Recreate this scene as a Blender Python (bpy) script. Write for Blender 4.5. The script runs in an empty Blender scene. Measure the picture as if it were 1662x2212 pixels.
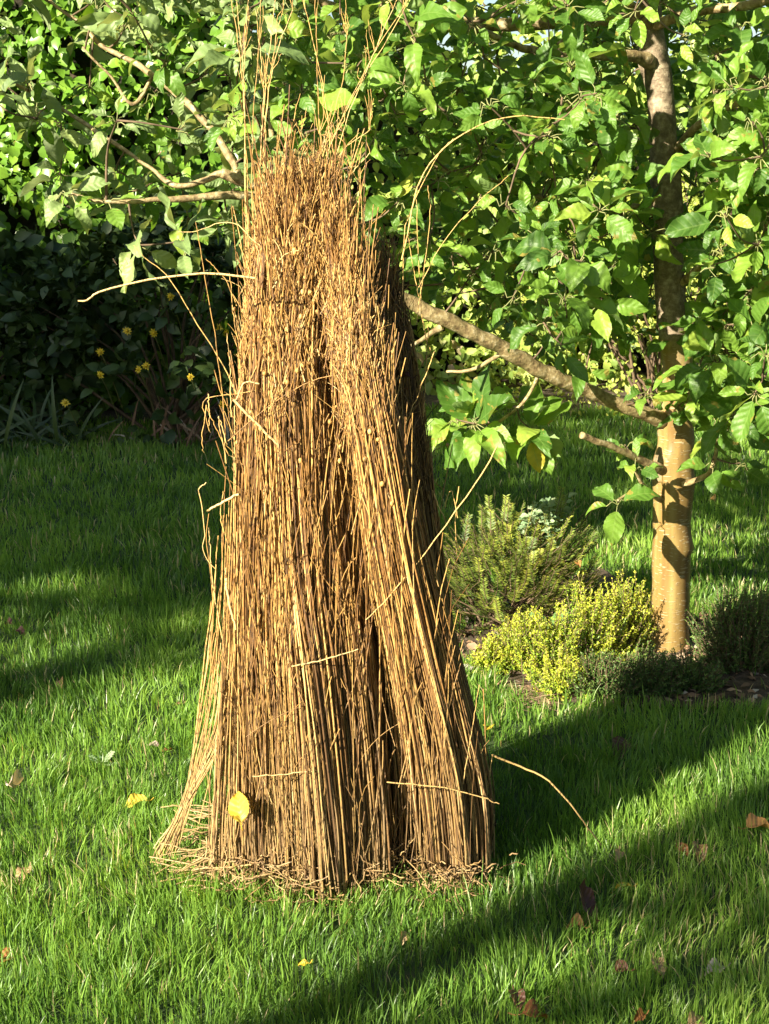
import bpy, math
import numpy as np
from math import radians as R, sin, cos, pi

# ------------------------------------------------------------------ camera, sky, sun, exposure
SC = bpy.context.scene
COL = SC.collection
rng = np.random.default_rng(11)
TH = R(12.5); FP = 3300.0; CH = 0.98
cam = bpy.data.objects.new('camera', bpy.data.cameras.new('camera'))
COL.objects.link(cam)
cam.location = (0, 0, CH); cam.rotation_euler = (R(90) - TH, 0, 0)
cam.data.sensor_fit = 'VERTICAL'; cam.data.sensor_height = 24.0
cam.data.lens = 24.0 * FP / 2212.0
cam.data.clip_start = 0.05; cam.data.clip_end = 400
SC.camera = cam

SUN_EL = R(24); SUN_AZ = R(44)          # light travels towards +x+y, AZ measured from +y
sd = (-sin(SUN_AZ) * cos(SUN_EL), -cos(SUN_AZ) * cos(SUN_EL), sin(SUN_EL))   # towards the sun
world = bpy.data.worlds.new('World'); SC.world = world; world.use_nodes = True
wn = world.node_tree.nodes; wl = world.node_tree.links
sky = wn.new('ShaderNodeTexSky'); sky.sky_type = 'NISHITA'; sky.sun_disc = False
sky.sun_elevation = SUN_EL; sky.sun_rotation = R(180) + SUN_AZ
wl.new(sky.outputs[0], wn['Background'].inputs[0]); wn['Background'].inputs[1].default_value = 0.05
sl = bpy.data.lights.new('sun', 'SUN'); sl.energy = 5.0; sl.angle = R(0.53); sl.color = (1.0, 0.89, 0.69)
so = bpy.data.objects.new('sun', sl); COL.objects.link(so)
from mathutils import Vector
so.rotation_euler = Vector(sd).to_track_quat('Z', 'Y').to_euler()
so.location = (-8, -8, 8)
SC.view_settings.view_transform = 'Standard'; SC.view_settings.look = 'None'
SC.view_settings.exposure = 1.75; SC.view_settings.gamma = 1
SC.cycles.max_bounces = 6; SC.cycles.diffuse_bounces = 3; SC.cycles.transmission_bounces = 4
SC.cycles.glossy_bounces = 2; SC.cycles.caustics_reflective = False; SC.cycles.caustics_refractive = False

# ------------------------------------------------------------------ measuring helpers
def P(px, py, Y):
    """point of the world at distance Y (along +y) seen at (px, py) of a 1662 x 2212 print"""
    a = (px - 831) / FP; b = (1106 - py) / FP
    dy = cos(TH) + b * sin(TH); dz = b * cos(TH) - sin(TH)
    s = Y / dy
    return np.array([a * s, Y, CH + dz * s])
def G(px, py, z=0.0):
    a = (px - 831) / FP; b = (1106 - py) / FP
    s = (CH - z) / (sin(TH) - b * cos(TH))
    return np.array([a * s, s * (cos(TH) + b * sin(TH)), z])
SW = np.array([cos(SUN_AZ), -sin(SUN_AZ)])   # across the light
ST = np.array([sin(SUN_AZ), cos(SUN_AZ)])    # along the light
def WT(w, t, z=0): return np.array([*(SW * w + ST * t), z])

def unit(a): return a / np.maximum(np.linalg.norm(a, axis=-1, keepdims=True), 1e-9)
def hsh(i, j, k, s):
    h = (i * 374761393 + j * 668265263 + k * 2147483647 % 1000003 + k * 974634777 + s * 1442695041) & 0xffffffff
    h = ((h ^ (h >> 13)) * 1274126177) & 0xffffffff
    return ((h ^ (h >> 16)) & 0xffff) / 65535.0
def noise(p, scale, seed=0):
    p = np.asarray(p, float) / scale + 1000.0
    i = np.floor(p).astype(np.int64); f = p - i; f = f * f * (3 - 2 * f)
    out = 0
    for a in (0, 1):
        for b in (0, 1):
            for c in (0, 1):
                w = (f[..., 0] if a else 1 - f[..., 0]) * (f[..., 1] if b else 1 - f[..., 1]) * (f[..., 2] if c else 1 - f[..., 2])
                out = out + w * hsh(i[..., 0] + a, i[..., 1] + b, i[..., 2] + c, seed)
    return out

# ------------------------------------------------------------------ mesh builder
class MB:
    def __init__(s): s.v = []; s.f = []; s.u = []; s.t = []; s.m = []; s.n = 0
    def add(s, v, f, u=None, t=None, m=0):
        v = np.asarray(v, np.float32).reshape(-1, 3); f = np.asarray(f, np.int64)
        s.v.append(v); s.f.append(f + s.n); s.m.append(np.full(len(f), m, np.int32))
        s.u.append(np.zeros((len(v), 3), np.float32) if u is None else np.asarray(u, np.float32).reshape(-1, 3))
        s.t.append(np.zeros((len(v), 3), np.float32) if t is None else np.asarray(t, np.float32).reshape(-1, 3))
        s.n += len(v)
    def mesh(s, name, mats):
        me = bpy.data.meshes.new(name)
        v = np.concatenate(s.v); me.vertices.add(len(v)); me.vertices.foreach_set('co', v.ravel())
        lt = np.concatenate([np.full(len(f), f.shape[1]) for f in s.f]); lv = np.concatenate([f.ravel() for f in s.f])
        me.loops.add(len(lv)); me.loops.foreach_set('vertex_index', lv.astype(np.int32))
        me.polygons.add(len(lt)); st = np.concatenate([[0], np.cumsum(lt)[:-1]]).astype(np.int32)
        me.polygons.foreach_set('loop_start', st)
        me.polygons.foreach_set('material_index', np.concatenate(s.m))
        me.polygons.foreach_set('use_smooth', np.ones(len(lt), bool))
        for nm, dat in (('luv', s.u), ('tint', s.t)):
            at = me.attributes.new(nm, 'FLOAT_VECTOR', 'POINT'); at.data.foreach_set('vector', np.concatenate(dat).ravel())
        for m in (mats if isinstance(mats, (list, tuple)) else [mats]): me.materials.append(m)
        me.update(calc_edges=True); me.validate()
        return me
    def build(s, name, mats, parent=None, origin=None):
        if not s.v: return None
        if origin is not None:
            s.v = [v - np.asarray(origin, np.float32) for v in s.v]
        o = bpy.data.objects.new(name, s.mesh(name, mats)); COL.objects.link(o)
        if origin is not None and parent is None: o.location = origin
        if parent is not None: o.parent = parent
        return o
def tag(o, label=None, cat=None, group=None, kind=None):
    for k, v in (('label', label), ('category', cat), ('group', group), ('kind', kind)):
        if v: o[k] = v
    return o
def empty(name, loc, label, cat, group=None):
    o = bpy.data.objects.new(name, None); COL.objects.link(o); o.location = [float(c) for c in loc]
    o.empty_display_size = .1
    return tag(o, label, cat, group)

def tubes(mb, pts, rad, sides=5, tint=None, cap=False, m=0):
    """pts (N,K,3), rad (N,K)"""
    pts = np.asarray(pts, float); rad = np.broadcast_to(np.asarray(rad, float), pts.shape[:2])
    if pts.ndim == 2: pts = pts[None]; rad = rad[None]
    N, K, _ = pts.shape
    tg = np.gradient(pts, axis=1); tg = unit(tg)
    mean = unit(pts[:, -1] - pts[:, 0] + 1e-6)
    ref = np.where(np.abs(mean[:, 1:2]) < .8, np.array([[0, 1., 0]]), np.array([[0, 0, 1.]]))
    a = unit(np.cross(tg, ref[:, None, :])); b = np.cross(tg, a)
    an = np.arange(sides) * 2 * pi / sides
    v = pts[:, :, None] + rad[:, :, None, None] * (a[:, :, None] * np.cos(an)[None, None, :, None] + b[:, :, None] * np.sin(an)[None, None, :, None])
    base = (np.arange(N) * K * sides)[:, None, None]
    k = np.arange(K - 1)[None, :, None] * sides; j = np.arange(sides)[None, None, :]; j2 = (j + 1) % sides
    f = np.stack([base + k + j, base + k + j2, base + k + sides + j2, base + k + sides + j], -1).reshape(-1, 4)
    if tint is None: tint = rng.random((N, 3))
    tint = np.broadcast_to(np.asarray(tint, float).reshape(-1, 3), (N, 3))
    t = np.repeat(tint, K * sides, 0)
    u = np.zeros((N, K, sides, 3)); u[..., 1] = np.linspace(0, 1, K)[None, :, None]; u[..., 0] = (an / (2 * pi))[None, None]
    mb.add(v, f, u, t, m)
    if cap:
        for e, order in ((0, 1), (K - 1, -1)):
            idx = (np.arange(N) * K * sides)[:, None] + e * sides + np.arange(sides)[None, ::-order]
            mb.f.append(idx + mb.n - N * K * sides); mb.m.append(np.full(N, m, np.int32))

def smooth_path(ctrl, K):
    """Catmull-Rom through ctrl rows (any width) at K points"""
    c = np.asarray(ctrl, float); n = len(c)
    if n == 2: return c[0] + (c[1] - c[0]) * np.linspace(0, 1, K)[:, None]
    e = np.vstack([2 * c[0] - c[1], c, 2 * c[-1] - c[-2]])
    u = np.linspace(0, n - 1 - 1e-6, K); i = u.astype(int); f = (u - i)[:, None]
    p0, p1, p2, p3 = e[i], e[i + 1], e[i + 2], e[i + 3]
    return .5 * ((2 * p1) + (-p0 + p2) * f + (2 * p0 - 5 * p1 + 4 * p2 - p3) * f ** 2 + (-p0 + 3 * p1 - 3 * p2 + p3) * f ** 3)

def leaves(mb, o, d, n, L, W=.55, curl=.3, fold=.25, wave=.04, nv=9, nu=5, serr=0., tint=None, m=0, pw=.85, twist=0.):
    """grids of curved leaf blades; o origin, d direction of the midrib, n upper side"""
    o = np.atleast_2d(o); N = len(o); d = unit(np.broadcast_to(d, (N, 3))); n = np.broadcast_to(n, (N, 3))
    s = unit(np.cross(d, n)); n = np.cross(s, d)
    ar = lambda x: np.broadcast_to(np.asarray(x, float), (N,))[:, None, None]
    L, W, curl, fold, wave, tw = map(ar, (L, W, curl, fold, wave, twist))
    v = np.linspace(0, 1, nv)[None, :, None]; u = np.linspace(-1, 1, nu)[None, None, :]
    hw = .5 * W * np.sin(pi * np.clip(v, 0.012, .988) ** pw) ** .8
    se = serr * np.where((np.arange(nv) % 2)[None, :, None] == 0, 1, -1) * np.abs(u) ** 3
    ph = rng.random((N, 1, 1)) * 6.28
    x = u * hw * (1 + se)
    ang = curl * v
    yy = np.where(np.abs(curl) > 1e-3, np.sin(ang) / np.where(np.abs(curl) > 1e-3, curl, 1), v)
    zz = -np.where(np.abs(curl) > 1e-3, (1 - np.cos(ang)) / np.where(np.abs(curl) > 1e-3, curl, 1), 0)
    lift = fold * np.abs(x) + wave * np.sin(v * 10 + ph + u * 2.0) * np.abs(u) ** 1.5 * (.4 + .6 * v)
    xx = x * np.cos(tw * v) ; lift = lift + x * np.sin(tw * v)
    loc = L[..., None] * (xx[..., None] * s[:, None, None] + yy[..., None] * np.ones_like(x)[..., None] * d[:, None, None]
                          + (zz + lift)[..., None] * n[:, None, None])
    vv = o[:, None, None] + loc
    base = (np.arange(N) * nv * nu)[:, None, None]; i = np.arange(nv - 1)[None, :, None] * nu; j = np.arange(nu - 1)[None, None, :]
    f = np.stack([base + i + j, base + i + j + 1, base + i + nu + j + 1, base + i + nu + j], -1).reshape(-1, 4)
    if tint is None: tint = rng.random((N, 3))
    t = np.repeat(tint, nv * nu, 0)
    uv = np.zeros((N, nv, nu, 3)); uv[..., 0] = u; uv[..., 1] = v; uv[..., 2] = ph / 6.28
    mb.add(vv, f, uv, t, m)

# ------------------------------------------------------------------ materials
def mat(name):
    m = bpy.data.materials.new(name); m.use_nodes = True
    nt = m.node_tree; nt.nodes.clear()
    out = nt.nodes.new('ShaderNodeOutputMaterial')
    return m, nt, out
class N_:
    def __init__(s, nt): s.nt = nt
    def new(s, t, **k):
        n = s.nt.nodes.new(t)
        for a, b in k.items(): setattr(n, a, b)
        return n
    def l(s, a, b): s.nt.links.new(a, b)
    def attr(s, nm): n = s.new('ShaderNodeAttribute'); n.attribute_name = nm; return n
    def sep(s, v): n = s.new('ShaderNodeSeparateXYZ'); s.l(v, n.inputs[0]); return n
    def math(s, op, a, b=None, c=None, clamp=False):
        n = s.new('ShaderNodeMath'); n.operation = op; n.use_clamp = clamp
        for i, x in enumerate((a, b, c)):
            if x is None: continue
            if isinstance(x, (int, float)): n.inputs[i].default_value = x
            else: s.l(x, n.inputs[i])
        return n.outputs[0]
    def mix(s, f, a, b):
        n = s.new('ShaderNodeMix'); n.data_type = 'RGBA'
        if isinstance(f, (int, float)): n.inputs[0].default_value = f
        else: s.l(f, n.inputs[0])
        for i, x in ((6, a), (7, b)):
            if isinstance(x, tuple): n.inputs[i].default_value = (*x, 1)
            else: s.l(x, n.inputs[i])
        return n.outputs[2]
    def ramp(s, f, stops):
        n = s.new('ShaderNodeValToRGB'); s.l(f, n.inputs[0]); e = n.color_ramp.elements
        while len(e) < len(stops): e.new(.5)
        for k, (p, c) in enumerate(stops): e[k].position = p; e[k].color = (*c, 1) if len(c) == 3 else c
        return n.outputs[0]
    def noise(s, vec, scale, detail=2, rough=.5):
        n = s.new('ShaderNodeTexNoise'); n.inputs['Scale'].default_value = scale; n.inputs['Detail'].default_value = detail
        n.inputs['Roughness'].default_value = rough
        if vec is not None: s.l(vec, n.inputs['Vector'])
        return n.outputs[0]
    def pos(s): return s.new('ShaderNodeNewGeometry').outputs['Position']
    def scale(s, v, sc):
        n = s.new('ShaderNodeMapping'); s.l(v, n.inputs[0]); n.inputs['Scale'].default_value = sc; return n.outputs[0]
    def bump(s, h, st, dist=.001):
        n = s.new('ShaderNodeBump'); n.inputs['Strength'].default_value = st; n.inputs['Distance'].default_value = dist
        s.l(h, n.inputs['Height']); return n.outputs[0]

def leaf_mat(name, stops, under=None, transl=.35, rough=.42, veins=True, vein_col=None, spec=.5, tcol=1.6, spots=None):
    m, nt, out = mat(name); n = N_(nt)
    t = n.sep(n.attr('tint').outputs['Vector']); uv = n.sep(n.attr('luv').outputs['Vector'])
    col = n.ramp(t.outputs[0], stops)
    pn = n.noise(n.pos(), 60, 2)
    bright = n.math('MULTIPLY_ADD', pn, .5, .75)
    mx = n.new('ShaderNodeVectorMath', operation='SCALE'); n.l(col, mx.inputs[0]); n.l(bright, mx.inputs['Scale']); col = mx.outputs[0]
    nrm = None
    if spots:
        sp = n.math('GREATER_THAN', n.math('ADD', n.noise(n.pos(), 45, 2), n.math('MULTIPLY', t.outputs[2], .12)), .74)
        col = n.mix(n.math('MULTIPLY', sp, .8), col, spots)
    if veins:
        au = n.math('ABSOLUTE', uv.outputs[0])
        mid = n.math('LESS_THAN', au, .06)
        sv = n.math('SINE', n.math('MULTIPLY', n.math('SUBTRACT', uv.outputs[1], n.math('MULTIPLY', au, .18)), 38))
        side = n.math('MULTIPLY', n.math('GREATER_THAN', sv, .86), .45)
        vm = n.math('MAXIMUM', n.math('MULTIPLY', mid, .8), side)
        col = n.mix(n.math('MULTIPLY', vm, .38), col, vein_col or (.25, .38, .10))
        nrm = n.bump(n.math('ADD', n.math('MULTIPLY', sv, -.35), n.math('MULTIPLY', pn, 2.5)), .55, .0015)
    if under:
        bf = n.new('ShaderNodeNewGeometry').outputs['Backfacing']
        col = n.mix(n.math('MULTIPLY', bf, .75), col, under)
    bs = n.new('ShaderNodeBsdfPrincipled'); n.l(col, bs.inputs['Base Color'])
    bs.inputs['Roughness'].default_value = rough; bs.inputs['Specular IOR Level'].default_value = spec
    tr = n.new('ShaderNodeBsdfTranslucent')
    tc = n.new('ShaderNodeVectorMath', operation='MULTIPLY'); n.l(col, tc.inputs[0]); tc.inputs[1].default_value = (tcol * 1.15, tcol, tcol * .5)
    n.l(tc.outputs[0], tr.inputs[0])
    if nrm is not None: n.l(nrm, bs.inputs['Normal'])
    ms = n.new('ShaderNodeMixShader'); ms.inputs[0].default_value = transl
    n.l(bs.outputs[0], ms.inputs[1]); n.l(tr.outputs[0], ms.inputs[2]); n.l(ms.outputs[0], out.inputs[0])
    return m

M = {}
M['apple'] = leaf_mat('apple_leaf', [(0, (.045, .115, .02)), (.35, (.10, .22, .028)), (.65, (.20, .35, .045)), (.92, (.34, .47, .07)), (1, (.52, .46, .06))],
                      under=(.20, .30, .11), transl=.38, rough=.48, spots=(.30, .24, .05))
M['grey_apple'] = leaf_mat('downy_leaf', [(0, (.12, .19, .07)), (.5, (.20, .29, .10)), (1, (.34, .42, .14))],
                           under=(.30, .38, .20), transl=.25, rough=.5)
M['ivy'] = leaf_mat('ivy_leaf', [(0, (.08, .17, .02)), (.5, (.13, .27, .03)), (1, (.22, .38, .04))], transl=.25, rough=.35, veins=False)
M['hedge'] = leaf_mat('hedge_leaf', [(0, (.12, .20, .04)), (.5, (.25, .36, .07)), (.9, (.42, .52, .11)), (1, (.50, .36, .22))], transl=.25, rough=.5, veins=False)
M['gold'] = leaf_mat('gold_leaf', [(0, (.17, .23, .05)), (.5, (.33, .40, .07)), (1, (.52, .54, .13))], transl=.25, rough=.55, veins=False)
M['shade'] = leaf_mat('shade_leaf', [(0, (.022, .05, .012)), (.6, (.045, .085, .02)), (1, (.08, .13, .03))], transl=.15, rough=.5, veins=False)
M['yew'] = leaf_mat('yew_needle', [(0, (.05, .085, .022)), (.3, (.11, .17, .035)), (.65, (.26, .33, .05)), (1, (.52, .49, .09))], transl=.2, rough=.5, veins=False)
M['heath'] = leaf_mat('heath_leaf', [(0, (.07, .17, .025)), (.35, (.22, .36, .04)), (.7, (.50, .58, .055)), (1, (.68, .66, .10))], transl=.3, rough=.5, veins=False)
M['shadeheath'] = leaf_mat('shaded_heath_leaf', [(0, (.045, .095, .02)), (.6, (.09, .17, .035)), (1, (.18, .27, .05))], transl=.15, rough=.55, veins=False)  # heather green with the stook's shadow put into the colour
M['blue'] = leaf_mat('glaucous_leaf', [(0, (.18, .30, .16)), (.6, (.27, .40, .22)), (1, (.42, .52, .30))], transl=.2, rough=.5)
M['weedgreen'] = leaf_mat('weed_leaf', [(0, (.07, .16, .05)), (1, (.14, .26, .08))], transl=.25, rough=.5)
M['petal'] = leaf_mat('yellow_petal', [(0, (.75, .55, .02)), (1, (.9, .68, .04))], transl=.25, rough=.5, veins=False)
M['grass'] = leaf_mat('grass_blade', [(0, (.055, .13, .024)), (.4, (.145, .285, .045)), (.8, (.27, .44, .075)), (.955, (.38, .50, .14)), (1, (.56, .48, .28))],
                      transl=.4, rough=.38, veins=False, spec=.5, tcol=1.6)

def stalk_mat():
    m, nt, out = mat('flax_stalk'); n = N_(nt)
    t = n.sep(n.attr('tint').outputs['Vector'])
    col = n.ramp(t.outputs[0], [(0, (.06, .030, .013)), (.22, (.16, .080, .026)), (.45, (.29, .150, .046)), (.7, (.46, .27, .080)), (.9, (.66, .43, .14)), (1, (.72, .54, .25))])
    p = n.pos()
    z = n.sep(p).outputs[2]
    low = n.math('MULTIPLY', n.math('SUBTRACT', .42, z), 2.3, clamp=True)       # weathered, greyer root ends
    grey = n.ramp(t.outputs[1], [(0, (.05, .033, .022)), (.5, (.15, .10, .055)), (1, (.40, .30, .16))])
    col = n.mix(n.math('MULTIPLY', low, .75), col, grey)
    sp = n.noise(n.scale(p, (1, 1, .35)), 330, 2, .6)
    mask = n.ramp(sp, [(.37, (1, 1, 1)), (.47, (0, 0, 0))])
    col = n.mix(n.math('MULTIPLY', mask, .75), col, (.05, .032, .02))
    bs = n.new('ShaderNodeBsdfPrincipled'); n.l(col, bs.inputs['Base Color']); bs.inputs['Roughness'].default_value = .48
    bs.inputs['Specular IOR Level'].default_value = .4
    n.l(n.bump(sp, .4, .0005), bs.inputs['Normal']); n.l(bs.outputs[0], out.inputs[0])
    return m
M['stalk'] = stalk_mat()

def bark_mat():
    m, nt, out = mat('apple_bark'); n = N_(nt); p = n.pos()
    z = n.sep(p).outputs[2]
    g = n.ramp(n.noise(n.scale(p, (30, 30, 2.2)), 1, 3), [(.25, (.15, .085, .03)), (.45, (.26, .170, .058)), (.6, (.34, .26, .10)), (.75, (.36, .32, .20))])
    len_ = n.noise(n.scale(p, (60, 60, 330)), 1, 1)
    lm = n.ramp(len_, [(.61, (0, 0, 0)), (.65, (1, 1, 1))])
    g = n.mix(n.math('MULTIPLY', lm, .55), g, (.55, .47, .30))
    grey = n.ramp(n.noise(p, 70, 5, .7), [(.3, (.10, .075, .05)), (.5, (.22, .17, .11)), (.68, (.42, .36, .25))])
    fac = n.math('MULTIPLY', n.math('SUBTRACT', n.math('ADD', z, n.math('MULTIPLY', n.noise(p, 14, 3), .22)), .74), 30, clamp=True)
    rough_patch = n.math('MULTIPLY', n.math('GREATER_THAN', z, .33), n.ramp(n.noise(p, 11, 3), [(.56, (0, 0, 0)), (.62, (1, 1, 1))]))
    fac = n.math('MAXIMUM', fac, n.math('MULTIPLY', rough_patch, .8))
    col = n.mix(fac, g, grey)
    bs = n.new('ShaderNodeBsdfPrincipled'); n.l(col, bs.inputs['Base Color'])
    n.l(n.math('MULTIPLY_ADD', fac, .4, .32), bs.inputs['Roughness'])
    h = n.math('ADD', n.math('MULTIPLY', lm, .6), n.math('MULTIPLY', n.noise(p, 90, 4), fac))
    n.l(n.bump(h, .7, .003), bs.inputs['Normal']); n.l(bs.outputs[0], out.inputs[0]); return m
M['bark'] = bark_mat()
def simple(name, stops, scale=40, rough=.8, bump=.5, dist=.003, detail=4, mapping=None):
    m, nt, out = mat(name); n = N_(nt); p = n.pos()
    if mapping: p = n.scale(p, mapping)
    f = n.noise(p, scale, detail, .6); col = n.ramp(f, stops)
    bs = n.new('ShaderNodeBsdfPrincipled'); n.l(col, bs.inputs['Base Color']); bs.inputs['Roughness'].default_value = rough
    n.l(n.bump(f, bump, dist), bs.inputs['Normal']); n.l(bs.outputs[0], out.inputs[0]); return m
M['branch'] = simple('branch_bark', [(.3, (.09, .06, .03)), (.42, (.22, .16, .075)), (.55, (.34, .27, .13)), (.7, (.55, .48, .32))], 75, .6, 1, .004, 6)
M['twig'] = simple('twig_bark', [(.3, (.07, .045, .03)), (.7, (.20, .14, .08))], 40, .8)
M['greentwig'] = simple('green_stem', [(.3, (.14, .17, .05)), (.7, (.30, .30, .12))], 40, .6)
M['soil'] = simple('turf_soil', [(.3, (.018, .035, .008)), (.55, (.035, .07, .014)), (.8, (.06, .06, .025))], 25, .95, .8, .01)
M['mulch'] = simple('mulch', [(.3, (.04, .028, .018)), (.55, (.10, .07, .045)), (.75, (.2, .15, .1))], 60, .95, 1, .01)
M['chip'] = leaf_mat('chip', [(0, (.10, .06, .035)), (.5, (.28, .17, .10)), (.85, (.42, .30, .2)), (1, (.5, .47, .4))], transl=.05, rough=.8, veins=False)
M['stone'] = simple('pebble', [(.3, (.25, .23, .2)), (.7, (.55, .52, .45))], 60, .8)
def dead(name, a, b, c):
    return leaf_mat(name, [(0, a), (.5, b), (1, c)], transl=.2, rough=.5, tcol=1.2, vein_col=tuple(x * .6 for x in a), spots=tuple(x * .35 for x in a))
M['d_yellow'] = dead('dead_yellow', (.58, .40, .03), (.68, .47, .04), (.70, .52, .08))
M['d_tan'] = dead('dead_tan', (.26, .16, .07), (.38, .25, .12), (.46, .33, .17))
M['d_orange'] = dead('dead_orange', (.26, .10, .03), (.38, .17, .05), (.44, .24, .08))
M['d_brown'] = dead('dead_brown', (.05, .02, .015), (.10, .04, .025), (.20, .09, .05))
M['d_pale'] = dead('dead_pale', (.50, .38, .32), (.58, .46, .38), (.62, .52, .42))

# ------------------------------------------------------------------ ground
def sheet(name, pts, z, m, n=1):
    mb = MB(); pts = np.array(pts, float)
    v = np.column_stack([pts, np.full(len(pts), z)])
    mb.add(v, np.arange(len(v))[None]); o = mb.build(name, m); tag(o, kind='structure'); return o
sheet('lawn_ground', [(-150, -150), (150, -150), (150, 150), (-150, 150)], 0, M['soil'])
BED = np.array([G(1070, 1470)[:2], G(1120, 1505)[:2], G(1230, 1522)[:2], G(1420, 1530)[:2], G(1660, 1535)[:2], (1.6, 2.72), (1.75, 3.1), (1.3, 3.25),
                G(1600, 1370)[:2], G(1400, 1300)[:2], G(1300, 1230)[:2], G(1080, 1290)[:2], G(960, 1400)[:2]])
sheet('mulch_bed', BED, .004, M['mulch'])
def inpoly(p, poly):
    x, y = p[:, 0], p[:, 1]; c = np.zeros(len(p), bool); j = len(poly) - 1
    for i in range(len(poly)):
        xi, yi = poly[i]; xj, yj = poly[j]
        c ^= ((yi > y) != (yj > y)) & (x < (xj - xi) * (y - yi) / (yj - yi + 1e-12) + xi); j = i
    return c
EDGE_Y = 6.3
edge = lambda x: EDGE_Y + .12 * np.sin(x * 2.1) + .10 * np.sin(x * 5.3 + 1) - .25 * (x < -.2) * np.clip(-x, 0, 1)
xs = np.linspace(-9, 9, 60)
sheet('border_soil', [(x, edge(x)) for x in xs] + [(9, 14), (-9, 14)], .005, M['mulch'])

def grass():
    mb = MB()
    # y0, y1, density per m2, width, height
    for (y0, y1, dens, wd, hh) in ((1.35, 2.5, 40000, .0017, .030), (2.5, 3.5, 26000, .0022, .030), (3.5, 4.8, 12000, .0034, .031), (4.8, 6.75, 6500, .0050, .032)):
        hwid = .27 * y1 + (.35 if y0 < 3 else 1.1)
        n = int(dens * (y1 - y0) * 2 * hwid)
        p = np.column_stack([rng.uniform(-hwid, hwid, n), rng.uniform(y0, y1, n), np.zeros(n)])
        p = p[np.abs(p[:, 0]) < .27 * p[:, 1] + (.35 if y0 < 3 else 1.1)]
        cl = noise(p, .035, 3); cl2 = noise(p, .16, 5); keep = rng.random(len(p)) < .35 + .9 * cl * (.55 + .9 * cl2)
        keep &= ~inpoly(p[:, :2], BED * 1.0) | (rng.random(len(p)) < .03)
        keep &= (p[:, 1] < edge(p[:, 0])) | (rng.random(len(p)) < .05)
        f = ((p[:, 0] + .085) / .15) ** 2 + ((p[:, 1] - 2.05) / .09) ** 2 < 1
        f2 = ((p[:, 0] - .095) / .06) ** 2 + ((p[:, 1] - 2.04) / .07) ** 2 < 1
        keep &= ~(f | f2)
        p = p[keep]; n = len(p)
        big = noise(p, .30, 9)
        h = hh * (.55 + .55 * rng.random(n) + .5 * cl[keep]) * (.75 + .5 * big)
        tall = rng.random(n) < .03; h[tall] *= 1.55
        phi = rng.random(n) * 2 * pi + 0
        lean = rng.normal(0, .32, n) + .12; az = noise(p, .09, 21) * 12 + rng.normal(0, .8, n)
        ld = np.column_stack([np.cos(az), np.sin(az), np.zeros(n)])
        curl = rng.uniform(.1, 1.1, n)
        sdv = np.column_stack([np.cos(phi), np.sin(phi), np.zeros(n)])
        K = 4; t = np.linspace(0, 1, K)
        ang = lean[:, None] + curl[:, None] * t
        seg = h[:, None] / (K - 1)
        hz = np.cumsum(np.concatenate([np.zeros((n, 1)), np.cos(ang[:, :-1]) * seg], 1), 1)
        hr = np.cumsum(np.concatenate([np.zeros((n, 1)), np.sin(ang[:, :-1]) * seg], 1), 1)
        c = p[:, None] + ld[:, None] * hr[..., None]; c[..., 2] = hz
        w = wd * rng.uniform(.6, 1.3, n)[:, None] * np.array([.8, 1, .75, .08])[None]
        v = np.stack([c - sdv[:, None] * w[..., None] * .5, c + sdv[:, None] * w[..., None] * .5], 2)
        base = (np.arange(n) * K * 2)[:, None]; i = np.arange(K - 1)[None] * 2
        fc = np.stack([base + i, base + i + 1, base + i + 3, base + i + 2], -1).reshape(-1, 4)
        yel = noise(p, .22, 33)
        tn = np.clip(.08 + .50 * rng.random(n) + .6 * (yel - .35), 0, .93); dry = rng.random(n) < .02 + .06 * (noise(p, .4, 44) > .62); tn[dry] = 1
        tt = np.repeat(np.column_stack([tn, rng.random(n), rng.random(n)]), K * 2, 0)
        mb.add(v, fc, None, tt)
    o = mb.build('grass', M['grass']); tag(o, 'short green lawn grass around the upright flax bundles', 'grass', kind='stuff')
grass()

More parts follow.
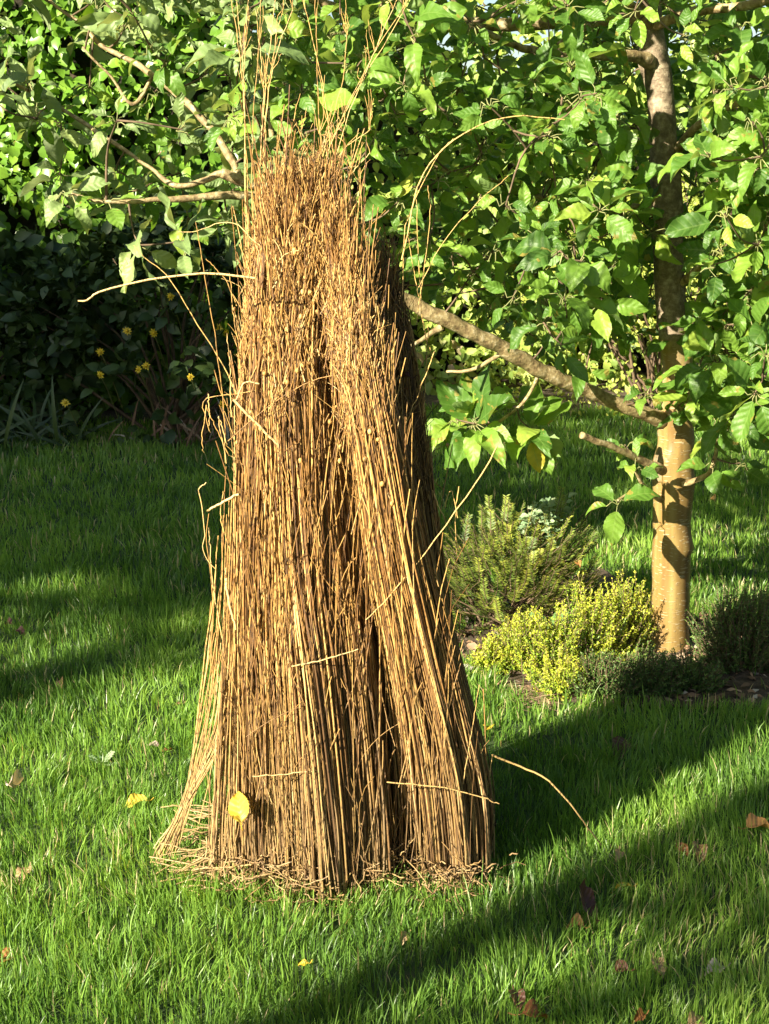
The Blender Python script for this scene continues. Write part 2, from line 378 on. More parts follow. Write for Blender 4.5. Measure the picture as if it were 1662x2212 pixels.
# ------------------------------------------------------------------ flax stook
def interp_rows(rows, K=40):
    """rows: (py, pxL, pxR, Y, ry) -> arrays at K levels: centre, rx, ry"""
    r = []
    for py, l, rr, Y, ry in rows:
        c = P((l + rr) / 2, py, Y); rx = (P(rr, py, Y)[0] - P(l, py, Y)[0]) / 2
        r.append([*c, rx, ry])
    r = np.array(r); r[0, 2] = 0.0
    return smooth_path(r, K)
def sheaf(name, rows, n, label, seed, nparts=100, tone=0., top=(.52, 1.0), fuzz=1.0, rad=.00118):
    K = 26; S = interp_rows(rows, 60)
    root = empty(name, (S[0, 0], S[0, 1], 0), label, 'flax sheaf', 'flax sheaves propped together in the stook')
    sp = np.linspace(0, 1, 60)
    phi = rng.random(n) * 2 * pi
    rho = np.where(rng.random(n) < .62, rng.uniform(.8, 1.06, n), rng.uniform(.35, .9, n))
    smax = top[1] - (top[1] - top[0]) * rng.random(n) ** .5; wisp = rng.random(n) < .02; smax = np.where(wisp, rng.uniform(.95, 1.08, n), smax)
    smin = rng.uniform(0, .035, n)
    dphi = rng.normal(0, .17, n)
    t = np.linspace(0, 1, K)
    s = smin[:, None] + (smax - smin)[:, None] * t
    ext = np.clip(s, 0, 1)
    C = np.stack([np.interp(ext, sp, S[:, k]) for k in range(5)], -1)
    over = (s - ext)[..., None] * (S[-1, :3] - S[-8, :3]) * 59 / 7
    ph = phi[:, None] + dphi[:, None] * (s - .5) + .10 * np.sin(s * 5 + phi[:, None] * 3)
    clump = .70 + .50 * noise(np.stack([ph * 1.0, s * .35, np.zeros_like(s)], -1), .28, seed)
    rr = rho[:, None] * clump
    pts = C[..., :3] + over
    pts = pts + np.stack([rr * C[..., 3] * np.cos(ph), rr * C[..., 4] * np.sin(ph), np.zeros_like(s)], -1)
    wob = rng.normal(0, .0016, (n, 8, 3)); wi = np.linspace(0, 7, K); i0 = np.minimum(wi.astype(int), 6); fr = (wi - i0)[None, :, None]
    pts += wob[:, i0] * (1 - fr) + wob[:, i0 + 1] * fr
    # splay of the upper third
    spl = np.clip((s - .72) / .3, 0, 1) ** 1.5
    dirs = rng.normal(0, 1, (n, 3)) * np.array([.010, .010, .004]) * fuzz
    pts += spl[..., None] * dirs[:, None]
    pts[..., 2] = np.maximum(pts[..., 2], .004)
    r = rad * rng.uniform(.65, 1.4, n)[:, None] * (1.05 - .55 * s)
    tint = np.clip(np.column_stack([rng.beta(1.15, 1.25, n) + tone, rng.random(n), rng.random(n)]), 0, 1)
    # branchlets and seed capsules near the tops
    tops = []
    for i in range(n):
        nb = rng.integers(3, 7); bl = []
        for _ in range(nb):
            k = rng.integers(int(K * .66), K); p0 = pts[i, min(k, K - 1)]; ax = unit(pts[i, -1] - pts[i, -4])
            d = unit(ax + rng.normal(0, .24, 3) * fuzz ** .5); L_ = rng.uniform(.015, .055)
            bend = rng.normal(0, .3, 3) * L_
            bl.append(smooth_path([p0, p0 + d * L_ * .5, p0 + d * L_ + bend * .5], 5))
        tops.append(bl)
    front = -np.sin(phi) * rho
    order = np.argsort(-(front + .3 * smax + .2 * rng.random(n)))
    def one(mb, ids):
        tubes(mb, pts[ids], r[ids], 5, tint[ids])
        bl = np.array([b for i in ids for b in tops[i]]); bt = np.array([np.clip(tint[i] + [.12, 0, 0], 0, 1) for i in ids for _ in tops[i]])
        tubes(mb, bl, np.linspace(.00065, .0004, 5)[None], 3, bt)
        ends = bl[rng.random(len(bl)) < .018][:, -1]
        for e in ends: ball(mb, e, .0026, [rng.uniform(.5, .85), .5, .5])
    for i in order[:nparts]:
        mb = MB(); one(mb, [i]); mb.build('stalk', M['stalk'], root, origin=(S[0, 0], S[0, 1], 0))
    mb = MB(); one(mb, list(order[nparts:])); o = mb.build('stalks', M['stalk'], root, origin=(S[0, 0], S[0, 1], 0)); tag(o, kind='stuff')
    return root, S
def ball(mb, c, r, tint, squash=1.15):
    th = np.linspace(0.02, pi - .02, 6); ph = np.arange(7) * 2 * pi / 7
    v = np.stack([r * np.sin(th)[:, None] * np.cos(ph), r * np.sin(th)[:, None] * np.sin(ph), r * squash * np.cos(th)[:, None] * np.ones(7)], -1) + c
    i = np.arange(5)[:, None] * 7; j = np.arange(7)[None]; j2 = (j + 1) % 7
    f = np.stack([i + j, i + 7 + j, i + 7 + j2, i + j2], -1).reshape(-1, 4)
    mb.add(v.reshape(-1, 3), f, None, np.tile(tint, (42, 1)))

ROWA = [(1955, 535, 862, 2.03, .10), (1700, 512, 858, 2.03, .098), (1400, 503, 822, 2.03, .090), (1200, 508, 782, 2.04, .082), (900, 520, 742, 2.045, .072),
        (700, 532, 726, 2.05, .063), (540, 552, 722, 2.05, .052), (460, 574, 716, 2.05, .041), (410, 600, 712, 2.05, .030), (360, 645, 706, 2.05, .017)]
ROWB = [(1945, 905, 1052, 2.02, .060), (1700, 878, 1048, 2.01, .058), (1500, 850, 1005, 2.0, .055), (1200, 792, 930, 1.985, .05), (1000, 764, 885, 1.975, .046),
        (800, 733, 838, 1.985, .042), (650, 705, 805, 2.01, .038), (540, 692, 768, 2.03, .032), (460, 688, 748, 2.04, .023), (400, 694, 732, 2.045, .014)]
ROWC = [(1885, 965, 1068, 2.17, .05), (1500, 905, 1000, 2.15, .048), (1200, 858, 955, 2.13, .046), (1000, 830, 925, 2.12, .045), (700, 785, 880, 2.11, .042), (600, 772, 850, 2.11, .036), (540, 775, 835, 2.11, .024)]
ROWD = [(1895, 790, 925, 2.17, .05), (1500, 755, 880, 2.15, .05), (1000, 705, 815, 2.13, .045), (640, 660, 765, 2.12, .04), (500, 650, 735, 2.11, .03)]
rootA, SA = sheaf('flax_sheaf', ROWA, 1150, 'broadest golden flax sheaf of the stook, spreading over the left half of its foot', 1, tone=.06)
rootB, SB = sheaf('flax_sheaf', ROWB, 560, 'flax sheaf leaning across the front right of the stook with a long straight slanting side', 2, tone=.04, fuzz=.8)
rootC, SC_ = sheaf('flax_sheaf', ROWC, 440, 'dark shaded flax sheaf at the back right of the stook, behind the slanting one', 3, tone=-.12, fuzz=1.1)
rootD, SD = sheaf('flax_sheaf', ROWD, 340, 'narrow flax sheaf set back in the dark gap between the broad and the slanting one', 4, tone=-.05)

# loose small bundle at the left foot
def polys(lst, Y, r, K=14, jit=.0): return
def straw(mb, pl, Y, r=.0009, K=16, tint=None, sides=5, r2=None):
    """pl: list of (px,py[,Y])"""
    c = [P(q[0], q[1], q[2] if len(q) > 2 else Y) for q in pl]
    p = smooth_path(c, K); p += rng.normal(0, .0005, p.shape); p[:, 2] = np.maximum(p[:, 2], .003)
    tubes(mb, p[None], np.linspace(r, r2 if r2 else r * .6, K)[None], sides, None if tint is None else [tint])
lo = G(390, 1800)
rootE = empty('flax_bunch', (lo[0], lo[1], 0), 'thin loose bunch of pale flax straws splayed against the left foot of the stook', 'flax bunch')
for i in range(30):
    mb = MB(); u = rng.random(); v = rng.normal(0, 1)
    b0 = (350 + v * 13, 1850 + rng.normal(0, 14), 2.035); b1 = (402 + v * 5, 1735, 2.02)
    b2 = (425 + u * 75 + v * 8, 1560, 2.01); b3 = (455 + u * 55, 1330 + rng.normal(0, 40), 2.0); b4 = (468 + u * 45, 1080 + rng.normal(0, 90), 2.0)
    straw(mb, [b0, b1, b2, b3, b4][:rng.integers(3, 6)] if i > 12 else [b0, b1, b2, b3], 2.0, .0012, 18, [rng.uniform(.6, 1), .9, .5])
    mb.build('stalk', M['stalk'], rootE, origin=(lo[0], lo[1], 0))

# straws that stand out of the sheaves, each a stalk of the sheaf it belongs to
STR_A = [[(560, 700), (562, 400), (575, 180), (600, -30)], [(565, 600), (568, 350), (590, 150), (632, 20)], [(545, 800), (530, 400), (528, 200), (510, -20)],
         [(540, 700), (535, 380), (520, 130), (495, -20)], [(535, 720), (529, 300), (530, 100), (540, -20)], [(548, 640), (545, 300), (560, 100), (565, -30)],
         [(572, 560), (572, 330), (580, 200), (600, 60)], [(556, 520), (565, 300), (570, 190), (560, 90)],
         [(700, 420), (690, 250), (683, 60), (678, -40)], [(720, 380), (700, 200), (660, 20), (640, -30)], [(690, 450), (700, 330), (740, 180), (750, 75)],
         [(670, 480), (700, 350), (800, 130), (890, -10)], [(680, 430), (720, 300), (780, 180), (870, 30)], [(700, 420), (760, 230), (810, 110), (850, 20)],
         [(650, 520), (690, 380), (720, 300), (745, 260)], [(720, 420), (722, 330), (700, 230)], [(740, 470), (760, 380), (800, 330)], [(690, 400), (650, 290), (635, 260)],
         [(725, 400), (740, 330), (800, 280)], [(725, 400), (745, 310), (690, 290)], [(715, 420), (730, 340), (775, 390)],
         [(487, 1000), (482, 863), (470, 763), (452, 643), (436, 553), (425, 480)], [(512, 850), (470, 768), (420, 688), (367, 603), (310, 553), (290, 530)],
         [(512, 660), (490, 610), (470, 585), (445, 560)], [(560, 530), (500, 480), (420, 500), (385, 500)],
         [(520, 760), (505, 680), (500, 620), (495, 590)], [(500, 900), (497, 800), (490, 720)],
         [(620, 838), (560, 842), (520, 850), (443, 863), (447, 905), (455, 935)], [(445, 875), (443, 905), (437, 945), (440, 978)],
         [(450, 850), (453, 890), (452, 930)], [(495, 985), (470, 930), (455, 900), (447, 880)],
         [(446, 1042), (430, 1057), (436, 1090), (443, 1150), (440, 1190), (465, 1230)], [(465, 1500), (455, 1400), (462, 1300), (447, 1170), (450, 1110)],
         [(480, 1380), (460, 1260), (455, 1190), (452, 1140)], [(500, 1200), (478, 1120), (483, 1060)], [(490, 960), (480, 920), (472, 905), (490, 1000)],
         [(455, 1740), (445, 1600), (470, 1450), (500, 1330)], [(430, 1780), (470, 1600), (490, 1500), (510, 1400)], [(420, 1700), (450, 1500), (460, 1350)]]
for k, pl in enumerate(STR_A):
    mb = MB(); straw(mb, pl, 1.99 if k > 20 else 2.04, .00065 if k < 21 else .0008, 20, [rng.uniform(.65, .98), .8, .4], r2=.0005)
    if k < 21:                                   # fine forked tips
        for _ in range(5):
            e = pl[-1] if rng.random() < .5 else pl[-2]; q = (e[0] + rng.normal(0, 14), e[1] - rng.uniform(30, 90))
            straw(mb, [e, ((e[0] + q[0]) / 2 + rng.normal(0, 3), (e[1] + q[1]) / 2), q], 2.04, .0005, 6, [.85, .5, .5], 3, .0003)
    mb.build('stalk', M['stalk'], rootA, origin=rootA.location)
for pl, r in (([(550, 600), (440, 590), (320, 605), (215, 630), (195, 645), (170, 651)], .0017), ([(504, 862), (530, 890), (572, 932), (600, 960)], .0021), ([(518, 1066), (480, 1086), (447, 1104)], .0022),
              ([(488, 1250), (495, 1300), (510, 1360)], .002), ([(545, 1677), (620, 1672), (690, 1664)], .0010), ([(630, 1440), (700, 1425), (775, 1402)], .0010),
              ([(560, 830), (530, 826), (510, 862)], .0012)):
    mb = MB(); straw(mb, pl, 1.925, r, 16, [.97, .8, .4], r2=r * .7); mb.build('stalk', M['stalk'], rootA, origin=rootA.location)
for pl, Y, r in (([(1075, 965), (1030, 1040), (930, 1180), (840, 1290), (790, 1340)], 1.94, .0011), ([(935, 1060), (965, 1130), (995, 1185)], 2.0, .0008), ([(992, 1050), (985, 1120), (988, 1240), (985, 1370)], 2.0, .0008),
                 ([(1046, 1780), (1053, 1710), (1064, 1630)], 1.99, .0013), ([(1064, 1630, 1.99), (1120, 1655), (1180, 1682), (1235, 1740), (1272, 1790), (1300, 1825)], 2.0, .0016),
                 ([(835, 1690), (950, 1700), (1040, 1722), (1078, 1736)], 1.93, .0010), ([(870, 560), (905, 400), (950, 330), (1010, 285), (1060, 262), (1130, 250), (1220, 258)], 2.03, .0011),
                 ([(990, 1120), (975, 1060), (960, 1100)], 2.0, .0006), ([(940, 760), (900, 860), (860, 960)], 1.99, .0008), ([(935, 770), (915, 700), (905, 560), (900, 430)], 2.05, .0007),
                 ([(900, 700), (920, 560), (930, 460), (925, 400)], 2.05, .0006), ([(905, 640), (890, 560), (880, 500)], 2.05, .0006), ([(870, 640), (880, 480), (945, 340), (980, 300)], 2.05, .0007),
                 ([(905, 620), (960, 520), (1040, 430), (1100, 380)], 2.05, .0006), ([(915, 900), (920, 820), (925, 700)], 2.05, .0007), ([(1050, 1900), (1060, 1820), (1068, 1760)], 2.0, .0009),
                 ([(1000, 1700), (1020, 1580), (1035, 1480)], 1.95, .0007)):
    mb = MB(); straw(mb, pl, Y, r, 20, [.9, .8, .4], r2=r * .6); mb.build('stalk', M['stalk'], rootB if Y < 2.045 else rootC, origin=(rootB if Y < 2.045 else rootC).location)

mb = MB()
for i in range(150):
    x0 = rng.uniform(448, 560); xt = 496 + (x0 - 448) * .42 + rng.normal(0, 7); yt = rng.uniform(1000, 1480); y0 = rng.uniform(1840, 1925); Y = rng.uniform(1.97, 2.05)
    straw(mb, [(x0, y0, Y), ((x0 * .6 + xt * .4) + rng.normal(0, 5), y0 * .6 + yt * .4, Y), (xt, yt, Y)], Y, .0010, 18, [rng.uniform(.3, 1), rng.uniform(.4, 1), .5])
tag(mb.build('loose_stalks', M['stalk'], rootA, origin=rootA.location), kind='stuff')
# tangle of short broken straws clinging to the sheaves (loose bits nobody could count)
def tangle():
    mb = MB()
    def bits(S, n, s0, s1, Lr, sd_, off=1.03, tn=(.5, 1), r=.0008):
        sp = np.linspace(0, 1, len(S)); s = rng.uniform(s0, s1, n); C = np.stack([np.interp(s, sp, S[:, k]) for k in range(5)], -1)
        ph = -pi / 2 + rng.normal(0, .9, n)
        c = C[:, :3] + np.stack([C[:, 3] * np.cos(ph) * off, C[:, 4] * np.sin(ph) * off, np.zeros(n)], -1)
        c += rng.normal(0, .003, c.shape)
        d = unit(np.stack([rng.normal(0, sd_, n), rng.normal(0, .12, n), np.ones(n)], -1)); L_ = rng.uniform(*Lr, n)
        t = np.linspace(-.5, .5, 7)
        b = rng.normal(0, .06, (n, 1, 3)) * L_[:, None, None] * (t[None, :, None] ** 2) * 4
        p = c[:, None] + d[:, None] * (L_[:, None] * t)[..., None] + b; p[..., 2] = np.maximum(p[..., 2], .003)
        tubes(mb, p, r * rng.uniform(.5, 1.2, n)[:, None] * np.ones(7), 4, np.column_stack([rng.uniform(*tn, n), rng.random(n), rng.random(n)]))
    bits(SA, 1100, .50, .88, (.03, .11), .20, 1.0, (.45, 1), .0007)
    bits(SA, 420, .0, .8, (.04, .2), .13, 1.0, (.2, .85), .0008)
    bits(SA, 260, .1, .75, (.12, .38), .05, 1.03, (.15, .85), .0007)
    bits(SB, 120, .1, .8, (.12, .34), .05, 1.03, (.15, .85), .0007)
    bits(SB, 420, .5, .86, (.04, .13), .16, .98, (.3, 1), .0007)
    bits(SD, 90, .3, 1.0, (.05, .2), .12, 1.05, (.2, .9), .0008)
    bits(SA, 26, .0, .5, (.06, .22), .8, 1.05, (.3, .8), .0007)
    bits(SB, 110, .0, .9, (.03, .15), .14, 1.0, (.2, .85), .0007)
    bits(SB, 300, .55, .9, (.02, .08), .22, 1.0, (.4, 1), .0006)
    bits(SC_, 300, .4, .92, (.03, .10), .22, 1.02, (.1, .7), .0006)
    bits(SD, 160, .0, .3, (.03, .12), .7, 1.05, (.3, .95), .0010)
    for cx, cy, n, sx, sy in ((660, 1915, 420, 90, 20), (850, 1880, 160, 50, 16), (980, 1920, 130, 50, 16), (540, 1880, 80, 50, 40)):
        for _ in range(1):
            a = np.array([G(cx + rng.normal(0, sx), cy + rng.normal(0, sy)) for _ in range(n)]); a[:, 1] -= .02; a[:, 2] = rng.uniform(.003, .05, n)
            d = unit(np.column_stack([rng.normal(0, 1, n), rng.normal(0, .6, n), rng.normal(0, .5, n)])); L_ = rng.uniform(.01, .05, n)
            t = np.linspace(0, 1, 5); p = a[:, None] + d[:, None] * (L_[:, None] * t)[..., None] + rng.normal(0, .002, (n, 5, 3)); p[..., 2] = np.maximum(p[..., 2], .003)
            tubes(mb, p, .0010 * rng.uniform(.6, 1.3, n)[:, None] * np.ones(5), 4, np.column_stack([rng.uniform(.3, 1, n), rng.uniform(.5, 1, n), rng.random(n)]))
    # straw litter on the grass at the left foot
    n = 150; a = np.array([G(rng.uniform(390, 620), rng.uniform(1790, 1930)) for _ in range(n)]); a[:, 2] = rng.uniform(.012, .045, n)
    d = unit(np.column_stack([np.ones(n) + rng.normal(0, .4, n), rng.normal(-.15, .5, n), rng.normal(0, .12, n)])); L_ = rng.uniform(.03, .11, n)
    t = np.linspace(-.5, .5, 6); p = a[:, None] + d[:, None] * (L_[:, None] * t)[..., None] + rng.normal(0, .0012, (n, 6, 3)); p[..., 2] = np.maximum(p[..., 2], .004)
    tubes(mb, p, .0010 * rng.uniform(.6, 1.4, n)[:, None] * np.ones(6), 4, np.column_stack([rng.uniform(.6, 1, n), rng.uniform(.8, 1, n), rng.random(n)]))
    for _ in range(48):
        s = rng.uniform(.4, .85); C = [np.interp(s, np.linspace(0, 1, 60), SA[:, k]) for k in range(5)]; ph = -pi / 2 + rng.normal(0, .7)
        ball(mb, np.array([C[0] + C[3] * 1.05 * cos(ph), C[1] + C[4] * 1.08 * sin(ph), C[2]]), .0034, [rng.uniform(.6, .92), .5, .5])
    for _ in range(14):
        s = rng.uniform(.4, .95); C = [np.interp(s, np.linspace(0, 1, 60), SB[:, k]) for k in range(5)]; ph = -pi / 2 + rng.normal(0, .7)
        ball(mb, np.array([C[0] + C[3] * 1.05 * cos(ph), C[1] + C[4] * 1.08 * sin(ph), C[2]]), .0034, [rng.uniform(.6, .92), .5, .5])
    o = mb.build('straw_litter', M['stalk']); tag(o, 'short broken straw bits and seed heads caught on and around the stook', 'straw', kind='stuff')
tangle()

# ------------------------------------------------------------------ apple tree
def tree_apple():
    base = G(1447, 1408); base[2] = 0
    root = empty('apple_tree', base, 'young apple tree with smooth golden brown trunk and spreading leafy branches behind the stook', 'tree')
    O = base
    mb = MB()
    tr = [(1447, 1425, 3.09, 47), (1447, 1380, 3.09, 43), (1450, 1200, 3.09, 42), (1453, 1040, 3.09, 42), (1457, 1000, 3.09, 41), (1462, 930, 3.09, 37), (1462, 800, 3.09, 33), (1458, 730, 3.09, 35),
          (1445, 600, 3.09, 32), (1440, 430, 3.09, 33), (1432, 300, 3.09, 29), (1425, 180, 3.09, 28), (1408, 60, 3.1, 24), (1400, -80, 3.12, 20), (1395, -300, 3.14, 16), (1400, -600, 3.15, 9)]
    c = np.array([[*P(a, b, Y), r * Y / FP] for a, b, Y, r in tr]); c[0, 2] = -.01
    p = smooth_path(c, 150); sd_ = 28
    an = np.arange(sd_) * 2 * pi / sd_
    K = len(p)
    rr = p[:, 3][:, None] * (1 + .05 * np.sin(an * 3 + 1) + .10 * (noise(np.stack([np.cos(an)[None] * .03 + 0 * p[:, :1], np.sin(an)[None] * .03 + 0 * p[:, :1], p[:, 2:3] + 0 * an[None]], -1), .035, 7) - .5))
    for (zz, az_, amp, wd) in ((P(0, 1010, 3.09)[2], pi, .22, .03), (P(0, 1040, 3.09)[2], -.2, .18, .03), (P(0, 1176, 3.09)[2], -.5, .22, .012), (P(0, 905, 3.09)[2], pi, .3, .03), (P(0, 130, 3.09)[2], pi, .5, .04),
                               (P(0, 720, 3.09)[2], -2, .25, .02), (0, pi, .5, .05)):
        rr = rr * (1 + amp * np.exp(-((p[:, 2:3] - zz) / wd) ** 2) * np.clip(np.cos(an[None] - az_), 0, 1) ** 2)
    v = p[:, None, :3] + np.stack([rr * np.cos(an), rr * np.sin(an), 0 * rr], -1)
    i = np.arange(K - 1)[:, None] * sd_; j = np.arange(sd_)[None]; j2 = (j + 1) % sd_
    mb.add(v.reshape(-1, 3), np.stack([i + j, i + j2, i + sd_ + j2, i + sd_ + j], -1).reshape(-1, 4))
    mb.build('trunk', M['bark'], root, origin=O)
    BR = [[(1450, 915, 3.09, 20), (1400, 895, 3.05, 17), (1300, 858, 3.0, 15), (1160, 795, 2.93, 17), (1060, 738, 2.88, 16), (960, 690, 2.84, 17), (880, 650, 2.82, 16), (800, 600, 2.8, 15), (700, 520, 2.76, 15), (620, 445, 2.72, 14), (560, 405, 2.7, 13), (478, 374, 2.68, 10)],
          [(520, 385, 2.69, 8), (486, 317, 2.7, 8), (433, 253, 2.72, 7.5), (373, 197, 2.74, 7), (299, 141, 2.76, 6), (225, 99, 2.78, 5), (176, 53, 2.8, 4), (106, 0, 2.8, 3)],
          [(530, 390, 2.69, 8), (479, 375, 2.68, 8), (440, 391, 2.68, 7), (377, 401, 2.68, 6), (317, 356, 2.7, 4), (271, 324, 2.7, 5), (215, 289, 2.7, 5), (141, 239, 2.72, 4.5), (63, 197, 2.72, 3.5), (-30, 150, 2.75, 2.5)],
          [(590, 425, 2.7, 9), (520, 421, 2.68, 9), (443, 426, 2.66, 8), (352, 431, 2.64, 6), (229, 436, 2.62, 4), (151, 419, 2.62, 2.5)],
          [(330, 165, 2.75, 4), (289, 225, 2.73, 4), (246, 176, 2.73, 3), (180, 100, 2.73, 2.2)],
          [(1425, 150, 3.1, 20), (1396, 130, 3.06, 15), (1356, 120, 3.02, 12), (1296, 120, 2.98, 11), (1221, 115, 2.95, 10), (1131, 105, 2.9, 8), (1040, 60, 2.85, 6), (960, -20, 2.8, 4)],
          [(1400, 45, 3.1, 13), (1361, 40, 3.12, 11), (1311, 45, 3.15, 10), (1150, 52, 3.2, 13), (991, 52, 3.2, 15), (931, 46, 3.2, 15), (846, 40, 3.2, 13), (740, 20, 3.2, 10), (620, -20, 3.2, 8)],
          [(1311, 48, 3.15, 7), (1266, 60, 3.1, 6), (1206, 95, 3.05, 4)],
          [(1405, 60, 3.1, 14), (1446, 42, 3.05, 11), (1521, 20, 3.0, 11), (1596, 14, 2.95, 10), (1680, -5, 2.9, 8), (1800, -60, 2.85, 5)],
          [(1406, 55, 3.08, 9), (1371, 18, 3.02, 8), (1336, -12, 2.98, 7), (1250, -90, 2.9, 4)],
          [(1430, 470, 3.09, 12), (1400, 452, 3.05, 9), (1331, 440, 3.0, 7), (1266, 440, 2.95, 6), (1196, 435, 2.9, 5), (1066, 390, 2.85, 4), (981, 375, 2.82, 4), (931, 355, 2.8, 3)],
          [(951, 710, 2.84, 9), (930, 722, 2.83, 6), (905, 738, 2.82, 5), (870, 755, 2.8, 4)],
          [(1090, 760, 2.9, 7), (1060, 778, 2.92, 5), (1021, 798, 2.95, 4), (965, 803, 2.98, 3)],
          [(1450, 1020, 3.09, 15), (1416, 1008, 3.04, 10), (1371, 988, 3.0, 8), (1321, 963, 2.96, 7.5), (1255, 941, 2.92, 7)],
          [(1440, 1085, 3.09, 8), (1408, 1066, 3.03, 6), (1385, 1042, 3.0, 4.5), (1372, 1015, 2.98, 3)],
          [(1400, 1062, 3.02, 5), (1370, 1062, 2.98, 4), (1335, 1080, 2.94, 3)],
          [(1470, 1048, 3.06, 9), (1495, 1040, 3.03, 7), (1531, 1023, 3.0, 6), (1546, 985, 2.98, 4.5), (1551, 940, 2.96, 3.5), (1570, 880, 2.95, 2.5)],
          [(1256, 840, 2.98, 5), (1262, 815, 2.97, 4), (1268, 790, 2.96, 3)],
          [(1170, 800, 2.93, 5), (1130, 870, 2.96, 3.5), (1060, 925, 2.98, 3)],
          [(1465, 620, 3.09, 10), (1530, 560, 3.0, 7), (1600, 520, 2.9, 5), (1700, 460, 2.8, 3.5)],
          [(1455, 330, 3.09, 10), (1510, 270, 3.0, 8), (1600, 220, 2.95, 6), (1720, 180, 2.9, 4)],
          [(1470, 760, 3.09, 9), (1530, 740, 3.0, 6), (1590, 760, 2.92, 4), (1650, 800, 2.85, 3)],
          [(700, 520, 2.76, 8), (760, 380, 2.85, 7), (800, 220, 2.9, 6), (820, 60, 2.95, 5), (830, -80, 2.95, 3)],
          [(600, 430, 2.71, 8), (590, 300, 2.8, 6), (560, 150, 2.85, 5), (520, 0, 2.9, 4)]]
    nodes = []
    for b in BR:
        mb = MB(); c = np.array([[*P(x, y, Y), r * Y / FP] for x, y, Y, r in b]); p = smooth_path(c, 12 * len(b))
        tubes(mb, p[None, :, :3] + (noise(p[:, :3], .03, 5)[:, None] - .5) * .004, (p[:, 3] * (1 + .28 * (noise(p[:, :3], .018, 8) - .5)))[None], 10, cap=True)
        mb.build('branch', M['branch'], root, origin=O)
        nodes += [q[:3] for q in p[6::5]]
    lit = [P(1462, y, 3.05) for y in (750, 790, 830)] + [P(1445, y, 3.05) for y in range(960, 1400, 40)]
    lit += [P(x, y, Y) for b in (BR[0][2:8], BR[13][1:]) for (x, y, Y, _), (x2, y2, Y2, _) in zip(b, b[1:]) for x, y, Y in ((x, y, Y), ((x + x2) / 2, (y + y2) / 2, (Y + Y2) / 2))]
    lit += [P(x, y, 2.9) for x, y in ((1025, 930), (1000, 980), (1060, 900), (1145, 940), (1160, 990), (1040, 850), (1100, 960), (950, 900), (950, 960), (1000, 1030), (1080, 1010), (1210, 950), (1210, 1000), (1020, 810), (1140, 1040), (960, 1000), (1180, 900))]
    lit += [P(1410, 150, 3.03), P(1360, 120, 3.0)]
    lit = np.array([[q[:2] @ SW, q[2] + (q[:2] @ ST) * math.tan(SUN_EL), q[:2] @ ST] for q in lit])
    vis = []
    for b in BR[:5] + [BR[8]]:
        c = np.array([[x, y, Y] for x, y, Y, _ in b]); vis.append(smooth_path(c, 6 * len(b)))
    vis = np.vstack(vis)
    def blocked(q, px, py, Y, cl=.075):
        w, t = q[:2] @ SW, q[:2] @ ST; v = q[2] + t * math.tan(SUN_EL)
        if np.any((np.hypot(lit[:, 0] - w, lit[:, 1] - v) < cl) & (lit[:, 2] > t)): return True
        return bool(np.any((np.hypot(vis[:, 0] - px, vis[:, 1] - py) < 40) & (vis[:, 2] > Y - .03)))
    # leaf rosettes: sampled through the crown, outline of the lower edge taken from the place
    pts = []
    lowx = [-400, 0, 130, 300, 430, 560, 700, 870, 930, 1050, 1250, 1400, 1500, 1600, 1662, 2300]
    lowy = [150, 250, 400, 500, 540, 540, 580, 660, 700, 700, 790, 720, 880, 930, 860, 650]
    tries = 0
    while len(pts) < 1400 and tries < 200000:
        tries += 1
        px = rng.uniform(-250, 2150); py = rng.uniform(-700, 900); Y = rng.uniform(2.45, 3.65)
        if py > np.interp(px, lowx, lowy) - rng.random() ** 2 * 60: continue
        if px < 560 and (Y > 3.1 or Y < 2.45): continue
        if px < 560 and py > 420 and rng.random() < .3: continue
        if py < 0 and rng.random() < .45: continue
        q = P(px, py, Y)
        if abs(px - 1440) < 84 and Y < 3.08 and 90 < py < 720: continue
        if noise(q[None], .20, 77)[0] < .30: continue
        if blocked(q, px, py, Y): continue
        if pts and np.min(np.linalg.norm(np.array(pts) - q, axis=1)) < .034: continue
        pts.append(q)
    # rosettes between the sun and the trunk: they keep the upper trunk in shade
    for py in np.linspace(270, 640, 9):
        for _ in range(2):
            q = P(1435, py, 3.05) + np.array(sd) * rng.uniform(.14, .42) + rng.normal(0, .022, 3); pts.append(q)
    special = [(P(1025, 915, 2.95), .105, 13), (P(985, 905, 2.98), .09, 6), (P(1150, 930, 2.97), .095, 11), (P(1110, 890, 3.04), .065, 6), (P(1035, 860, 3.0), .095, 5), (P(1372, 1010, 2.98), .05, 5), (P(1335, 1085, 2.94), .075, 4), (P(1400, 850, 2.98), .05, 5),
               (P(1462, 880, 3.0), .055, 5), (P(1555, 930, 2.96), .075, 6), (P(1590, 760, 2.9), .085, 7), (P(1520, 670, 2.93), .11, 4), (P(1510, 800, 2.99), .085, 5), (P(1268, 788, 2.96), .06, 4), (P(1600, 1000, 2.98), .07, 4),
               (P(1500, 850, 2.97), .08, 5), (P(1630, 690, 2.9), .10, 6), (P(1350, 960, 3.05), .05, 5), (P(1300, 650, 2.92), .075, 6), (P(1200, 700, 2.9), .075, 6), (P(1540, 870, 2.98), .08, 7), (P(1620, 900, 3.0), .08, 6),
               (P(400, 520, 2.6), .075, 6), (P(300, 530, 2.6), .07, 6), (P(150, 415, 2.62), .055, 7), (P(60, 180, 2.7), .07, 6), (P(230, 430, 2.62), .06, 5), (P(1540, 1000, 2.97), .07, 4)]
    allc = [(q, 0, 0) for q in pts] + special
    pos_ = np.array([a[0] for a in allc])
    net = np.array(nodes); order = np.argsort([np.min(np.linalg.norm(net - q, axis=1)) for q in pos_])
    twigs = MB(); crown = MB(); crown_g = MB(); netl = list(net)
    lo, ld, ln, lL, lc, lt_, gl = [], [], [], [], [], [], []
    pet = []
